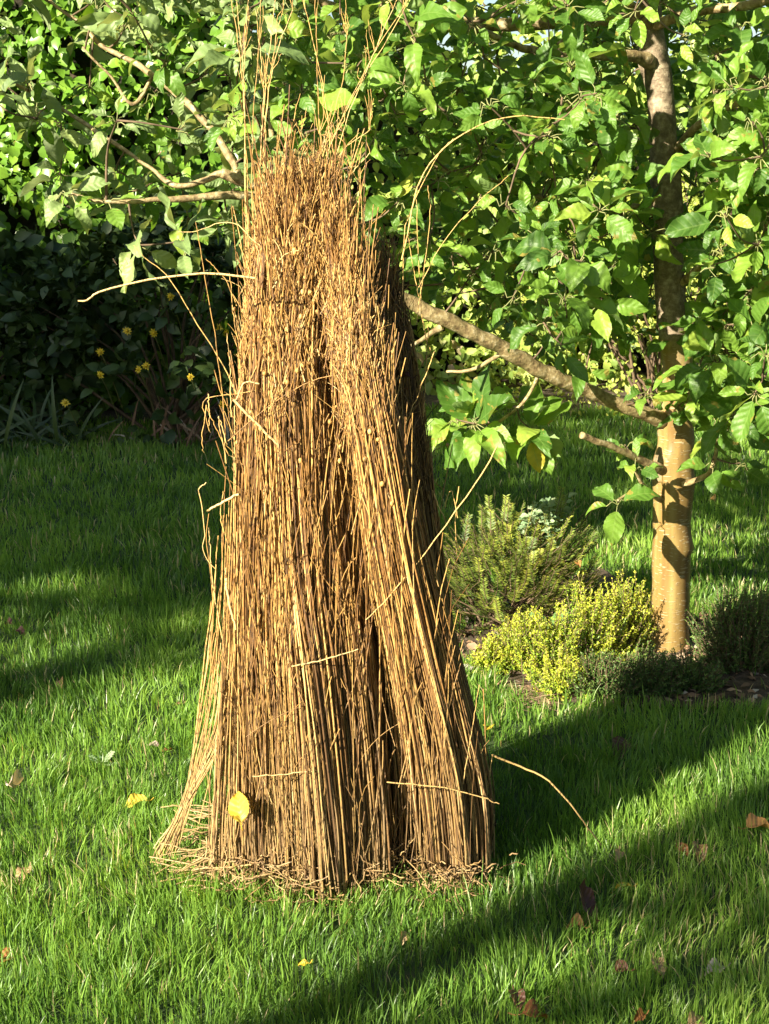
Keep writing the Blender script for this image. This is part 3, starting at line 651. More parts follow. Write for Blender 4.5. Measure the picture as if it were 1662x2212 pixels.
    for k in order:
        q, Lf, nl = allc[k]
        d2 = np.linalg.norm(np.array(netl) - q, axis=1); a = netl[int(np.argmin(d2))]; dist = d2.min()
        mid = (a + q) / 2 + rng.normal(0, .08, 3) * dist + np.array([0, 0, -.05 * dist])
        pth = smooth_path([a, mid, q], 8)
        tubes(twigs, pth[None], np.linspace(.0028 if dist > .12 else .002, .0013, 8)[None], 5)
        netl += [pth[3], pth[5], q]
        axis = unit(q - mid + np.array([0, -.15, .25]) * .1)
        n_l = nl or rng.integers(5, 9); L0 = Lf or rng.uniform(.040, .076)
        a1 = unit(np.cross(axis, [.3, .2, 1.])); a2 = np.cross(axis, a1); ph0 = rng.random() * 6.28
        grey = (q[0] < -.18 and rng.random() < .75)
        for m_ in range(n_l):
            phi = ph0 + m_ * 2.4; out = rng.uniform(.5, 1.4)
            d = unit(axis * rng.uniform(.0, .8) + (a1 * cos(phi) + a2 * sin(phi)) * out + np.array([0, -.12, -.18]))
            pl = rng.uniform(.012, .028); o_ = q - axis * rng.uniform(0, .02) + d * pl
            pet.append(np.array([q - axis * .01, q + d * pl * .5, o_]))
            nn = unit(np.array([0, -.15, .9]) * rng.uniform(.4, 1.1) + np.array(sd) * .8 + rng.normal(0, .5, 3))
            (lo.append(o_), ld.append(d), ln.append(nn), lL.append(L0 * rng.uniform(.6, 1.15)), lc.append(rng.uniform(-.6, 2.1)),
             lt_.append([np.clip(rng.beta(2, 2.2) * .9 + (.45 if rng.random() < .005 else 0), 0, 1), rng.random(), rng.random()]), gl.append(grey))
    lo, ld, ln, lL, lc, lt_, gl = map(np.array, (lo, ld, ln, lL, lc, lt_, gl))
    tubes(twigs, np.array(pet), .0009, 4, m=1)
    for sel, mbx in ((~gl, 0), (gl, 1)):
        n = sel.sum()
        leaves(crown, lo[sel], ld[sel], ln[sel], lL[sel], W=rng.uniform(.40, .58, n) if mbx == 0 else rng.uniform(.38, .52, n), curl=lc[sel], fold=rng.uniform(.0, .7, n), wave=rng.uniform(.04, .12, n),
               nv=19, nu=7, serr=.035, tint=lt_[sel], m=mbx, twist=rng.normal(0, .55, n))
    twigs.build('twigs', [M['twig'], M['greentwig']], root, origin=O)
    crown.build('crown', [M['apple'], M['grey_apple']], root, origin=O)
tree_apple()

# ------------------------------------------------------------------ hedges and shrubs behind
def leafwall(mb, x0, x1, z0, z1, yf, n, L, amp=.25, cs=.25, thick=.35, gap=.42, W=.7, top=None, tmul=1., m=0, nv=4, nu=3, gs=.09, seed=0, curl=.5, fold=.3):
    x = rng.uniform(x0, x1, n); z = rng.uniform(z0, z1, n); q = np.column_stack([x, z, np.zeros(n)])
    y = yf - amp * noise(q, cs, seed + 1) - amp * .5 * noise(q, cs * .4, seed + 2) + thick * rng.random(n) ** 1.6
    keep = (noise(np.column_stack([x, y, z]), gs, seed + 3) > gap)
    if top is not None: keep &= z < top(x) + .12 * (noise(q, .12, seed + 4) - .5)
    x, y, z = x[keep], y[keep], z[keep]; n = len(x)
    p = np.column_stack([x, y, z])
    d = unit(np.column_stack([rng.normal(0, .7, n), rng.normal(-.4, .5, n), rng.normal(-.5, .6, n)]))
    nn = unit(np.column_stack([rng.normal(-.25, .5, n), rng.normal(-.7, .45, n), rng.normal(.6, .45, n)]))
    t = np.column_stack([np.clip(rng.beta(2, 2, n) * tmul + .35 * (noise(p, .35, seed + 6) - .5), 0, 1), rng.random(n), rng.random(n)])
    leaves(mb, p, d, nn, L * rng.uniform(.6, 1.25, n), W=W, curl=curl, fold=fold, wave=.03, nv=nv, nu=nu, tint=t, m=m)
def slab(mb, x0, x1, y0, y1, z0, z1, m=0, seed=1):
    """lumpy dark core for the shaded inside of a hedge, closed"""
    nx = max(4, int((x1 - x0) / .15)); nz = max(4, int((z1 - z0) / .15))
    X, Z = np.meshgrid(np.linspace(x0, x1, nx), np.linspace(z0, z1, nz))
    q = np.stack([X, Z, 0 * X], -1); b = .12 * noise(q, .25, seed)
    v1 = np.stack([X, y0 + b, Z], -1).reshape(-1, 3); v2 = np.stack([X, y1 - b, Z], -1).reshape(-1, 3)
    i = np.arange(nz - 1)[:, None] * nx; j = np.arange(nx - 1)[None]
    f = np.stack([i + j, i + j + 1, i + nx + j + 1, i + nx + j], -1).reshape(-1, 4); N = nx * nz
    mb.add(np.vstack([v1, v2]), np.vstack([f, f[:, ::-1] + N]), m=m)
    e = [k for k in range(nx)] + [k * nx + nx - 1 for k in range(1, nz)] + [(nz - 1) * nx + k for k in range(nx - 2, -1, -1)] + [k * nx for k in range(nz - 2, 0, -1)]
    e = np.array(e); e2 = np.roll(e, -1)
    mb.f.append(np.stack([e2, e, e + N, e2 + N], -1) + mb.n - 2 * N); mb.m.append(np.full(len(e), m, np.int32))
M['core'] = simple('hedge_core_dark', [(.4, (.010, .012, .006)), (.7, (.05, .035, .02))], 9, .95, 1, .05)  # near-black colour paints the shade inside the hedges

r_ = empty('ivy_hedge', (-2.3, 6.6, 0), 'ivy covered hedge with small glossy leaves at the left, sunlit above and shaded below', 'hedge')
mb = MB(); leafwall(mb, -4.6, -.55, .0, 2.35, 6.55, 30000, .055, amp=.30, cs=.4, thick=.4, gap=.40, seed=10, W=.85, gs=.11)
mb.build('foliage', M['ivy'], r_, origin=(-2.3, 6.6, 0))
mb = MB(); slab(mb, -4.5, -.6, 6.72, 7.0, 0, 2.15, seed=5); mb.build('stems', M['core'], r_, origin=(-2.3, 6.6, 0))  # one dark slab behind the ivy, painted shade rather than separate stems
r_ = empty('broadleaf_hedge', (1.5, 7.4, 0), 'tall mixed broadleaf hedge behind the apple tree closing off the garden', 'hedge')
mb = MB(); top = lambda x: 2.55 - .95 * np.exp(-((x - .30) / .13) ** 2) - .6 * np.exp(-((x - 1.45) / .10) ** 2)
leafwall(mb, -.95, 4.6, .0, 2.7, 7.3, 44000, .06, amp=.5, cs=.45, thick=.5, gap=.42, seed=30, W=.6, gs=.13, top=top)
mb.build('foliage', M['hedge'], r_, origin=(1.5, 7.4, 0))
mb = MB(); slab(mb, -.8, 4.5, 7.55, 7.9, 0, 1.45, seed=6); mb.build('stems', M['core'], r_, origin=(1.5, 7.4, 0))  # dark slab again, fills the leaf gaps with painted shade

def mound(name, label, cat, c, rad, n, L, m, gap=.42, W=.6, zmin=0., core=True, gs=.07, nv=4, nu=3, seed=0, stem=True, group=None, tmul=1.):
    r = empty(name, (c[0], c[1], 0), label, cat, group); O = (c[0], c[1], 0)
    d = unit(rng.normal(0, 1, (n, 3))); d[:, 2] = np.abs(d[:, 2]) * np.where(rng.random(n) < .8, 1, -1)
    lump = .72 + .5 * noise(d, .38, seed)
    q = np.array(c) + d * np.array(rad) * (lump * rng.uniform(.72, 1.03, n) ** .5)[:, None]
    keep = (q[:, 2] > zmin) & (noise(q, gs, seed + 2) > gap); q = q[keep]; d = d[keep]; n = len(q)
    mb = MB(); nn = unit(d * .6 + rng.normal(0, .5, (n, 3)) + [0, 0, .3]); dd = unit(d * .6 + rng.normal(0, .7, (n, 3)))
    t = np.column_stack([np.clip(rng.beta(2, 2, n) * tmul + .5 * (noise(q, .15, seed + 6) - .5), 0, 1), rng.random(n), rng.random(n)])
    leaves(mb, q, dd, nn, L * rng.uniform(.6, 1.25, n), W=W, curl=.5, fold=.3, wave=.03, nv=nv, nu=nu, tint=t)
    mb.build('foliage', m, r, origin=O)
    if stem:
        mb = MB(); k = 26; e = unit(rng.normal(0, 1, (k, 3))); e[:, 2] = np.abs(e[:, 2]) + .1
        for j in range(k):
            tip = np.array(c) + e[j] * np.array(rad) * .85; b0 = np.array([c[0] + rng.normal(0, .04), c[1] + rng.normal(0, .04), 0])
            tubes(mb, smooth_path([b0, (b0 + tip) / 2 + [0, 0, .1 * rad[2]] + rng.normal(0, .03, 3), tip], 8)[None], np.linspace(.008, .002, 8)[None], 5)
        mb.build('stems', M['twig'], r, origin=O)
    return r
mound('golden_conifer', 'golden green conifer with fine foliage seen under the long apple branch', 'shrub', (1.15, 6.35, .35), (.75, .42, .62), 14000, .026, M['gold'], gap=.42, seed=61, gs=.06)
mound('leafy_shrub', 'pale green leafy shrub at the far right edge behind the apple trunk', 'shrub', (2.15, 6.2, .3), (.6, .4, .7), 8000, .045, M['hedge'], seed=71)
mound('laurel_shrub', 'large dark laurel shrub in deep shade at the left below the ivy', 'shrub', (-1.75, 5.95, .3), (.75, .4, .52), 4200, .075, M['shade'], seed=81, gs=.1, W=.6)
# dark flowering shrub
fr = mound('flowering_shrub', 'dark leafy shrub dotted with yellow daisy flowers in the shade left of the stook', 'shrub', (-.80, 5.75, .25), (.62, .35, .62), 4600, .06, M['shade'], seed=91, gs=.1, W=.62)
for px, py in ((368, 640), (332, 720), (472, 708), (490, 720), (217, 760), (217, 810), (300, 798), (316, 790), (412, 815), (142, 870), (480, 873), (275, 715)):
    Y = 5.36 if py > 750 else 5.45; c = P(px, py, Y); mb = MB(); n = 9; f = unit(np.array([rng.normal(-.2, .4), -1, rng.normal(.25, .3)]))
    a1 = unit(np.cross(f, [0, 0, 1.])); a2 = np.cross(f, a1); ph = np.arange(n) * 2 * pi / n + rng.random()
    d = np.cos(ph)[:, None] * a1 + np.sin(ph)[:, None] * a2 + f * .25
    leaves(mb, c[None] + 0 * d, d, np.tile(f, (n, 1)), rng.uniform(.013, .020, n), W=.42, curl=.4, fold=.1, wave=.0, nv=5, nu=3)
    tubes(mb, smooth_path([c, c + [.01, .10, -.08], c + [.02, .3, -.25]], 6)[None], np.full((1, 6), .002), 4, m=1)
    ball(mb, c + f * .003, .006, [.0, .5, .5]); mb.build('flower', [M['petal'], M['greentwig']], fr, origin=fr.location)
# strap leaves at the foot of the left border
r = empty('strap_leaf_plant', (-1.35, 5.35, 0), 'clump of long arching strap leaves at the left edge of the far lawn', 'plant')
mb = MB(); n = 70; o = np.column_stack([-1.35 + rng.normal(0, .16, n), 5.5 + rng.normal(0, .06, n), np.zeros(n)])
d = unit(np.column_stack([rng.normal(-.2, .6, n), rng.normal(-.3, .4, n), np.full(n, .8)]))
leaves(mb, o, d, np.column_stack([rng.normal(0, .3, n), -np.ones(n) * .6, np.ones(n) * .4]), rng.uniform(.12, .30, n), W=.05, curl=rng.uniform(.8, 2.0, n), fold=.3, wave=0, nv=9, nu=3)
mb.build('foliage', M['shade'], r, origin=(-1.35, 5.35, 0))
mb = MB(); n = 60; o = np.column_stack([-.62 + rng.normal(0, .14, n), 5.55 + rng.normal(0, .05, n), np.zeros(n)])
d = unit(np.column_stack([rng.normal(0, .5, n), rng.normal(-.2, .3, n), np.full(n, .9)]))
leaves(mb, o, d, np.column_stack([rng.normal(0, .3, n), -np.ones(n) * .6, np.ones(n) * .4]), rng.uniform(.1, .22, n), W=.05, curl=rng.uniform(.4, 1.6, n), fold=.3, wave=0, nv=7, nu=3)
o_ = mb.build('dry_leaf_tuft', M['chip']); tag(o_, 'dry brown strap leaves tangled at the foot of the yellow flowered shrub', 'dry leaves', kind='stuff')

# ------------------------------------------------------------------ bed plants
def sprigs(mb, base, tip, nn, L, W=.18, spread=1.0, droop=0., tint=(0, 1), m=0, stemr=.0011, stem_m=1, tb=.3, flat=False, nv=3):
    """stems with small leaves all round (or in two ranks)"""
    N = len(base); t = np.linspace(0, 1, 6)
    mid = (base + tip) / 2 + rng.normal(0, .04, (N, 3)) * np.linalg.norm(tip - base, axis=1, keepdims=True)
    A = base[:, None] * ((1 - t) ** 2)[None, :, None] + 2 * mid[:, None] * (t * (1 - t))[None, :, None] * 1.0 + tip[:, None] * (t ** 2)[None, :, None]
    tubes(mb, A, np.linspace(stemr, stemr * .5, 6)[None] * np.ones((N, 1)), 4, m=stem_m)
    s = np.tile(np.linspace(.12, 1, nn), N) ; k = np.repeat(np.arange(N), nn)
    p = base[k] * ((1 - s) ** 2)[:, None] + 2 * mid[k] * (s * (1 - s))[:, None] + tip[k] * (s ** 2)[:, None]
    ax = unit(tip - mid)[k]
    if flat:
        side = unit(np.cross(ax, [0.1, .1, 1.])) * np.where(np.arange(len(k)) % 2 == 0, 1, -1)[:, None]; d = unit(ax * .7 + side * spread + rng.normal(0, .15, (len(k), 3)))
        nrm = np.cross(side, ax) + rng.normal(0, .2, (len(k), 3)); nrm *= np.sign(nrm[:, 2:3] + 1e-6)
    else:
        d = unit(ax * .7 + rng.normal(0, .6, (len(k), 3)) * spread); nrm = unit(rng.normal(0, 1, (len(k), 3)) + [0, 0, .8])
    tt = np.clip(rng.uniform(*tint, N)[k] * .55 + tb * s + rng.normal(0, .09, len(k)), 0, 1)
    leaves(mb, p, d, nrm, L * rng.uniform(.7, 1.15, len(k)) * (1.1 - .35 * s), W=W, curl=.3, fold=.2, wave=0, nv=nv, nu=3, tint=np.column_stack([tt, rng.random(len(k)), rng.random(len(k))]), m=m)
def bush(name, label, c, rad, nspr, slen, nn, L, m, W=.18, cat='shrub', flat=False, tint=(0, 1), up=.5, spread=1., group=None, tb=.3, lump=.38, seed=5):
    O = (c[0], c[1], 0); r = empty(name, O, label, cat, group)
    d = unit(rng.normal(0, 1, (nspr, 3))); d[:, 2] = np.abs(d[:, 2])
    k = (.62 + .62 * noise(d + seed, lump, seed)) * rng.uniform(.5, 1.03, nspr) ** .45
    tip = np.array([c[0], c[1], c[2]]) + d * np.array(rad) * k[:, None]
    dr = unit(d * np.array([1, 1, .7]) + [0, 0, up] + rng.normal(0, .25, (nspr, 3)))
    base = tip - dr * slen * rng.uniform(.6, 1.2, nspr)[:, None]; base[:, 2] = np.maximum(base[:, 2], .003); tip[:, 2] = np.maximum(tip[:, 2], .012)
    mb = MB(); sprigs(mb, base, tip, nn, L, W, tint=tint, flat=flat, spread=spread, tb=tb); mb.build('foliage', [m, M['twig']], r, origin=O)
    mb = MB(); q = 40; idx = rng.choice(nspr, q)
    for i in idx:
        b0 = np.array([c[0] + rng.normal(0, rad[0] * .15), c[1] + rng.normal(0, rad[1] * .15), 0])
        tubes(mb, smooth_path([b0, (b0 + base[i]) / 2 + rng.normal(0, .012, 3), base[i]], 7)[None], np.linspace(.0035, .0013, 7)[None], 5)
    mb.build('stems', M['twig'], r, origin=O)
    return r
yc = G(1110, 1390)
bush('yew_bush', 'low spreading yew bush with yellow tipped sprays between the stook and the apple trunk', (yc[0], yc[1] + .12, .03), (.25, .18, .262), 820, .07, 34, .014, M['yew'], W=.24, flat=True, tint=(.0, 1.), spread=1.1, seed=4)
hy = [(1120, 1440, .07, .11, 170), (1190, 1450, .08, .12, 220), (1265, 1430, .085, .13, 240), (1330, 1400, .08, .13, 200), (1220, 1490, .06, .08, 150), (1060, 1445, .05, .07, 90), (1370, 1370, .055, .12, 110)]
HN = ['leftmost but one clump of golden heather, beside the pale pebble', 'wide clump of golden heather in the middle of the bed', 'tallest yellow clump of golden heather, left of the trunk', 'golden heather clump nearest the apple trunk on its left',
      'lowest front clump of golden heather, above the lawn shadow', 'small golden heather clump touching the right side of the stook', 'sparse golden heather clump behind the others at the trunk foot']
for (px, py, rr, hh, n), lb in zip(hy, HN):
    c = G(px, py + 20); rr *= 1.2
    bush('golden_heather', lb, (c[0], c[1] + rr * .3, .01), (rr, rr * .8, hh * 1.3), int(n * .9), .095, 44, .0080, M['heath'], W=.45, cat='heather', tint=(.1, 1), up=1.4, group='golden heather clumps in the bed', tb=.42, seed=int(px), lump=.5)
dh = [(1310, 1500, .09, .11, 260, 'dark heather clump in the shade in front of the golden ones'), (1400, 1490, .10, .080, 320, 'dark green heather clump growing in front of the apple trunk'),
      (1490, 1480, .09, .075, 260, 'dark heather clump just right of the foot of the trunk'), (1610, 1440, .12, .20, 420, 'tall dark bushy heather at the right edge beside the lit lawn'), (1760, 1420, .13, .2, 300, 'dark bushy heather beyond the right edge of the bed')]
for px, py, rr, hh, n, lb in dh:
    c = G(px, py + 15)
    bush('shaded_heather', lb, (c[0], c[1] + rr * .3, .01), (rr, rr * .8, hh), n, .085, 34, .0080, M['shadeheath'], W=.42, cat='heather', tint=(0, 1), up=1.2, group='dark heather clumps round the trunk', seed=int(px), lump=.5)

# lobed weeds and the grey-green plant
def lobed(mb, o, d, n, L, tint, m=0):
    """a pinnately lobed leaf: a narrow blade with paired lobes"""
    d = unit(np.array(d)); n = unit(np.array(n)); s = unit(np.cross(d, n)); n = np.cross(s, d)
    leaves(mb, o[None], d, n, L, W=.22, curl=.7, fold=.1, wave=.03, nv=9, nu=3, tint=np.array([tint]), m=m)
    for v in np.linspace(.25, .85, 5):
        for sg in (-1, 1):
            p = o + d * L * v * .96 - n * L * .5 * .7 * v * v * .9
            leaves(mb, p[None], unit(s * sg + d * .55 - n * .2), n, L * .26 * (1.15 - abs(v - .55)), W=.6, curl=.5, fold=.2, wave=.06, nv=6, nu=3, tint=np.array([tint]), m=m)
def rosette(name, label, c, nl, L, up=.5, m='blue', z=.01):
    mb = MB()
    for i in range(nl):
        ph = i * 2.4; lobed(mb, np.array([c[0], c[1], z]), (cos(ph), sin(ph), up * rng.uniform(.5, 1.5)), (cos(ph) * -.4, sin(ph) * -.4, 1), L * rng.uniform(.7, 1.1), [rng.random(), .5, .5])
    o = mb.build(name, M[m], origin=(c[0], c[1], 0)); tag(o, label, 'weed')
rosette('lawn_weed', 'pale jagged leaf weed growing in the lit grass left of the stook', G(222, 1665), 8, .036, 1.0)
rosette('bed_weed', 'green jagged leaf weed rising behind the golden heather', G(1180, 1425), 9, .085, 1.3, z=.04, m='weedgreen')
c = G(1165, 1330); r = empty('glaucous_plant', c, 'tall grey green plant with small crinkled leaves poking out above the yew bush', 'plant')
mb = MB()
for i in range(6):
    tip = P(1150 + rng.normal(0, 45), 1075 + abs(rng.normal(0, 40)), 3.26 + rng.normal(0, .03)); b0 = np.array([c[0] + rng.normal(0, .02), c[1] + .0, 0])
    pth = smooth_path([b0, (b0 + tip) / 2 + rng.normal(0, .02, 3), tip], 20); tubes(mb, pth[None], np.linspace(.003, .001, 20)[None], 5, m=1)
    k = 60; idx = rng.integers(8, 20, k); ph = rng.random(k) * 6.28
    d = unit(np.column_stack([np.cos(ph), np.sin(ph), rng.uniform(-.1, .9, k)]))
    leaves(mb, pth[idx] + d * .004, d, np.column_stack([rng.normal(0, .3, k), rng.normal(-.5, .3, k), np.ones(k) * .7]), rng.uniform(.010, .024, k), W=.6, curl=.6, fold=.4, wave=.12, nv=7, nu=5)
mb.build('foliage', [M['blue'], M['greentwig']], r, origin=tuple(c))

# chips and small stones of the bed
mb = MB(); n = 2600; q = np.column_stack([rng.uniform(.1, 1.5, n), rng.uniform(2.6, 3.6, n), rng.uniform(.005, .014, n)]); q = q[inpoly(q[:, :2], BED)]; n = len(q)
leaves(mb, q, np.column_stack([rng.normal(0, 1, (n, 2)), rng.normal(0, .2, n)]), np.column_stack([rng.normal(0, .4, (n, 2)), np.ones(n)]), rng.uniform(.008, .035, n), W=rng.uniform(.15, .8, n), curl=.6, fold=.3, wave=.1, nv=4, nu=3)
for k in range(130):
    p = G(rng.uniform(1080, 1180), rng.uniform(1480, 1530), .01)
    leaves(mb, p[None], [rng.normal(1, .5), rng.normal(0, .5), .1], [0, 0, 1], rng.uniform(.02, .06), W=.07, curl=.3, fold=.2, wave=0, nv=5, nu=3, tint=np.array([[.7, .5, .5]]))
tag(mb.build('bed_litter', M['chip']), 'brown leaf bits and wood chips covering the bed', 'litter', kind='stuff')
mb = MB(); c = G(1012, 1442, .012); ball(mb, np.array([0, 0, 0.]), .014, [.5, .5, .5], .6)
o = mb.build('pebble', M['stone'], origin=None); o.location = c; o.scale = (1.2, .9, 1); tag(o, 'single pale pebble between the stook and the golden heather', 'pebble')

# ------------------------------------------------------------------ fallen leaves
def fallen(px, py, L, m, label, curl=.9, z=.022, W=.62, yaw=None, roll=0., name='fallen_leaf', Y=None, cat='leaf', up=.15):
    c = G(px, py, z) if Y is None else P(px, py, Y); mb = MB(); yaw = rng.random() * 6.28 if yaw is None else yaw
    d = np.array([cos(yaw), sin(yaw), up]); n = unit(np.array([-sin(yaw) * roll + rng.normal(0, .15), cos(yaw) * roll - .25, 1]))
    leaves(mb, -unit(d)[None] * L * .5, d, n, L, W=W, curl=curl, fold=rng.uniform(.3, .9), wave=.12, nv=21, nu=9, serr=.04, twist=rng.normal(0, .9))
    e = -unit(d) * L * .5; tubes(mb, smooth_path([e, e - unit(d) * L * .15, e - unit(d) * L * .3 + [0, 0, .005]], 5)[None], np.full((1, 5), .0008), 4)
    o = mb.build(name, M[m]); o.location = c; tag(o, label, cat, 'fallen leaves on the grass' if Y is None else None)
FL = [(25, 1710, .050, 'd_pale', 'curled greyish pink leaf at the left edge of the lit lawn', -.9, .04), (293, 1730, .036, 'd_yellow', 'bright yellow leaf on the grass left of the stook', .5, .035),
      (48, 1882, .036, 'd_tan', 'crumpled tan leaf near the left edge below the greyish one', 1.4, .03), (335, 1607, .018, 'd_pale', 'small pale pink leaf fragment right of the jagged weed', .5, .03),
      (365, 1617, .018, 'd_orange', 'small reddish leaf fragment beside the pale pink one', .6, .028), (385, 1520, .018, 'd_tan', 'small tan leaf in the lit grass just left of the sheaf', .5, .03),
      (130, 1474, .035, 'd_tan', 'brown leaf with pale rim lying where the left shadow ends', 1.2, .03), (17, 1342, .03, 'd_brown', 'brown leaf in the shade at the far left edge', .7, .03),
      (45, 1361, .027, 'd_brown', 'brown leaf in the shade just right of the one at the edge', .8, .03), (155, 1236, .035, 'd_brown', 'dark leaf alone in the deep shade of the left lawn', .9, .02),
      (1258, 1958, .050, 'd_brown', 'large dark red brown folded leaf right of the stook', -1.2, .03), (1238, 1992, .03, 'd_orange', 'small orange leaf tucked under the dark red brown one', .9, .025),
      (1340, 1912, .030, 'd_yellow', 'yellowish leaf in the grass above the dark folded one', .9, .025), (1338, 1842, .022, 'd_tan', 'small tan leaf at the tip of the bent straw', .8, .03),
      (1475, 1830, .026, 'd_orange', 'rusty leaf, left one of the pair in the lit grass at right', .8, .03), (1512, 1832, .036, 'd_tan', 'pale tan leaf, right one of the pair in the lit grass', 1.1, .03),
      (1645, 1778, .048, 'd_orange', 'orange brown leaf cut by the right edge of the view', .7, .035), (1330, 2086, .030, 'd_brown', 'brown curled leaf standing in the grass below the dark folded one', 1.4, .03),
      (1425, 2082, .034, 'd_tan', 'narrow tan leaf left of the pale straw bits at lower right', .6, .03), (1545, 2092, .030, 'd_pale', 'pale flat leaf in the lower right lawn', .4, .022),
      (1118, 2152, .032, 'd_brown', 'dark brown leaf touching the large orange one', .8, .03), (1182, 2180, .056, 'd_orange', 'large crumpled orange leaf at the bottom of the lawn', 1.5, .035),
      (1517, 2198, .036, 'd_tan', 'tan leaf at the very bottom toward the right corner', 1.0, .03), (1378, 2196, .022, 'd_orange', 'small brown leaf between the orange and tan ones at the bottom', .9, .03),
      (872, 2024, .022, 'd_tan', 'small brownish leaf in the grass under the gap of the stook', .8, .025), (1340, 1608, .06, 'd_brown', 'large dull brown leaf lying in the shadow right of the stook', .8, .03),
      (1538, 1077, .035, 'd_orange', 'orange leaf on the far lawn just right of the trunk', .8, .03), (1622, 1012, .04, 'd_orange', 'orange leaf farthest back on the lawn at the right', .8, .03),
      (1056, 1566, .03, 'd_yellow', 'yellow leaf in the grass below the golden heather', .8, .03), (655, 2080, .014, 'd_yellow', 'tiny yellow leaf in the foreground grass below the stook', .5, .03), (1050, 1890, .016, 'd_tan', 'tiny tan leaf at the right foot of the slanting sheaf', .5, .03),
      (8, 2070, .03, 'd_orange', 'reddish leaf at the left edge of the foreground', .8, .02)]
for px, py, L, m, lb, cu, z in FL: fallen(px, py, L * 1.05, m, lb, cu * 1.3, z * .72)
fallen(515, 1735, .052, 'd_yellow', 'large yellow leaf caught upright against the left side of the stook', .9, Y=1.94, yaw=1.9, up=1.6, name='caught_leaf')
fallen(1250, 1216, .025, 'd_orange', 'orange leaf caught on the sprays of the yew bush', .7, Y=3.15, name='caught_leaf')
fallen(1285, 1462, .03, 'd_orange', 'rusty leaf lodged in the front of the dark heather', .9, Y=2.86, name='caught_leaf')
fallen(1460, 1447, .035, 'd_brown', 'brown leaf lodged in heather at the foot of the trunk', .9, Y=2.88, name='caught_leaf')
fallen(858, 810, .035, 'd_brown', 'dark red dried leaf stuck high on the shaded back sheaf', 1.3, Y=2.05, name='caught_leaf')

# ------------------------------------------------------------------ what stands outside the view on the sunny side and shades the garden
def shade_hedge():
    T = -6.0; te = math.tan(SUN_EL)
    o = WT(-5.5, T); r = empty('tall_hedge', o, 'tall clipped evergreen hedge outside the view on the sunny side, shading the far lawn', 'hedge')
    n = 26000; w = rng.uniform(-10, -2.36, n); tt = T + rng.uniform(-.35, .35, n)
    vtop = np.interp(w, [-10, -5, -4.0, -3.4, -2.9, -2.36], [2.5, 2.42, 2.36, 2.24, 2.04, 1.78])
    z = rng.random(n) * (vtop - T * te)
    v = z + tt * te
    q = np.column_stack([w, np.zeros(n), z]); e = .10 * (noise(q, .25, 8) - .5)
    keep = (w + e < -2.355) & (v < vtop + e)
    window = (w > -3.05) & (w < -2.39) & (v > .72) & (v < .93)  # foliage thinned here to let dim light onto the left lawn
    keep &= ~window | (rng.random(n) < .5)
    w, tt, z = w[keep], tt[keep], z[keep]; n = len(w)
    p = SW[None] * w[:, None] + ST[None] * tt[:, None]; p = np.column_stack([p, z])
    mb = MB(); leaves(mb, p, rng.normal(0, 1, (n, 3)), rng.normal(0, 1, (n, 3)) + [sd[0], sd[1], .3], .13 * rng.uniform(.6, 1.2, n), W=.7, curl=.4, nv=4, nu=3)
    mb.build('foliage', M['hedge'], r, origin=tuple(o))
    mb = MB()
    def core(w0, w1, z1, z0=0.):
        c = [WT(w0, T - .12), WT(w1, T - .12), WT(w1, T + .12), WT(w0, T + .12)]
        v = [(*a[:2], z0) for a in c] + [(*a[:2], z1) for a in c]
        mb.add(v, [[0, 3, 2, 1], [4, 5, 6, 7], [0, 1, 5, 4], [1, 2, 6, 5], [2, 3, 7, 6], [3, 0, 4, 7]])
    core(-10, -4.3, 2.1 - T * te); core(-4.3, -3.07, 1.72 - T * te); core(-3.07, -2.46, .60 - T * te); core(-3.07, -2.46, 1.62 - T * te, 1.0 - T * te)
    mb.build('stems', M['core'], r, origin=tuple(o))  # opaque boxes added inside the foliage to block the sun
shade_hedge()
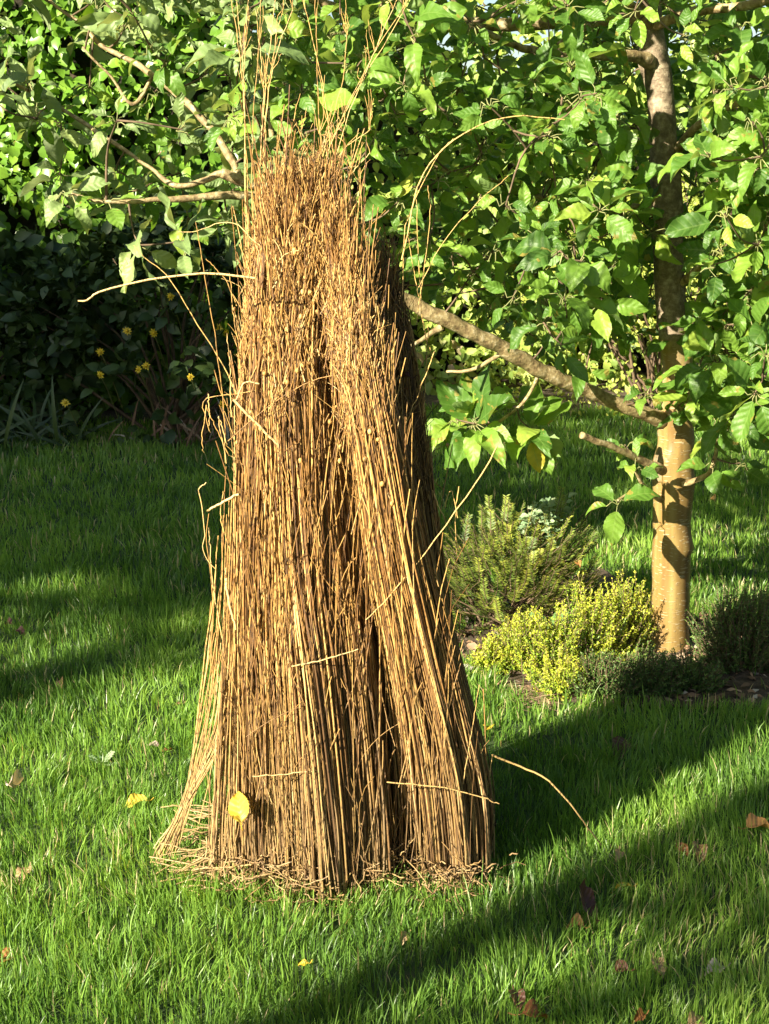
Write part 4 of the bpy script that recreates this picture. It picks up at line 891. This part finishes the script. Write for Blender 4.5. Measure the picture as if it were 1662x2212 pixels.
def shade_tree():
    T = -3.2; te = math.tan(SUN_EL); o = WT(-1.21, T)
    r = empty('birch_sapling', o, 'slim young tree outside the view on the sunny side, its trunk shading the near lawn', 'tree')
    mb = MB(); c = [[*WT(-1.22, T, -.01), .055], [*WT(-1.21, T, 1.2), .05], [*WT(-1.19, T, 1.9), .045], [*WT(-1.10, T, 2.6), .035], [*WT(-.9, T, 3.6), .02]]
    p = smooth_path(c, 30); tubes(mb, p[None, :, :3], p[None, :, 3], 14); 
    for k in range(14):
        s = p[rng.integers(14, 29)]; tip = s[:3] + WT(rng.uniform(.1, .6), rng.uniform(-.4, .4), rng.uniform(-.1, .5)); tubes(mb, smooth_path([s[:3], (s[:3] + tip) / 2 + [0, 0, .06], tip], 8)[None], np.linspace(.012, .004, 8)[None], 6)
    mb.build('trunk', M['twig'], r, origin=tuple(o))
    n = 1500; w = rng.uniform(-1.17, -.3, n); v = np.where(rng.random(n) < .6, rng.uniform(.35, .95, n), rng.uniform(.35, 2.6, n)); tt = T + rng.normal(0, .25, n); q = np.column_stack([w, tt, v])
    keep = (noise(q, .22, 4) > .5); w, v, tt = w[keep], v[keep], tt[keep]; n = len(w)
    p = np.column_stack([SW[None] * w[:, None] + ST[None] * tt[:, None], v - tt * te])
    mb = MB(); leaves(mb, p, rng.normal(0, 1, (n, 3)), rng.normal(0, 1, (n, 3)), rng.uniform(.05, .09, n), W=.6, nv=6, nu=3); mb.build('crown', M['hedge'], r, origin=tuple(o))
shade_tree()

# unseen leafy screens added to block low sky light and deepen the shade
def sky_screen(name, label, a, b, h, n, m, top_gap=.36):
    a, b = np.array(a, float), np.array(b, float); L_ = np.linalg.norm(b - a); u = (b - a) / L_; nn = np.array([-u[1], u[0]])
    r = empty(name, (*((a + b) / 2), 0), label, 'hedge'); O = (*((a + b) / 2), 0)
    s_ = rng.uniform(0, L_, n); z = rng.uniform(0, h, n); q = np.column_stack([s_, z, 0 * z])
    z = z * (.8 + .25 * noise(np.column_stack([s_, 0 * s_, 0 * s_]), .9, 3))
    off = (noise(q, .7, 12) - .5) * 1.0 + rng.normal(0, .25, n); keep = noise(np.column_stack([s_, z, off]), .3, 13) > top_gap
    s_, z, off = s_[keep], z[keep], off[keep]; n = len(z)
    p = np.column_stack([a[0] + u[0] * s_ + nn[0] * off, a[1] + u[1] * s_ + nn[1] * off, z])
    mb = MB(); leaves(mb, p, rng.normal(0, 1, (n, 3)), rng.normal(0, 1, (n, 3)) + [0, 0, .6], .15 * rng.uniform(.6, 1.2, n), W=.6, curl=.4, nv=4, nu=3)
    mb.build('foliage', m, r, origin=O)
    mb = MB()
    for k in range(int(L_ / .8)):
        c = a + u * (k * .8 + .4); tubes(mb, smooth_path([[*c, 0], [c[0] + rng.normal(0, .1), c[1] + rng.normal(0, .1), h * .45], [c[0] + rng.normal(0, .2), c[1] + rng.normal(0, .2), h * .8]], 8)[None], np.linspace(.07, .02, 8)[None], 7)
    mb.build('stems', M['twig'], r, origin=O)
sky_screen('sky_blocker', 'tall dark evergreen screen outside the view on the right side of the garden', (4.6, -4.5), (5.4, 8.5), 6.5, 15000, M['shade'])
sky_screen('sky_blocker', 'tall dark evergreen screen outside the view behind the lawn on the near side', (4.2, -5.5), (-1.2, -6.0), 6.0, 8000, M['shade'])
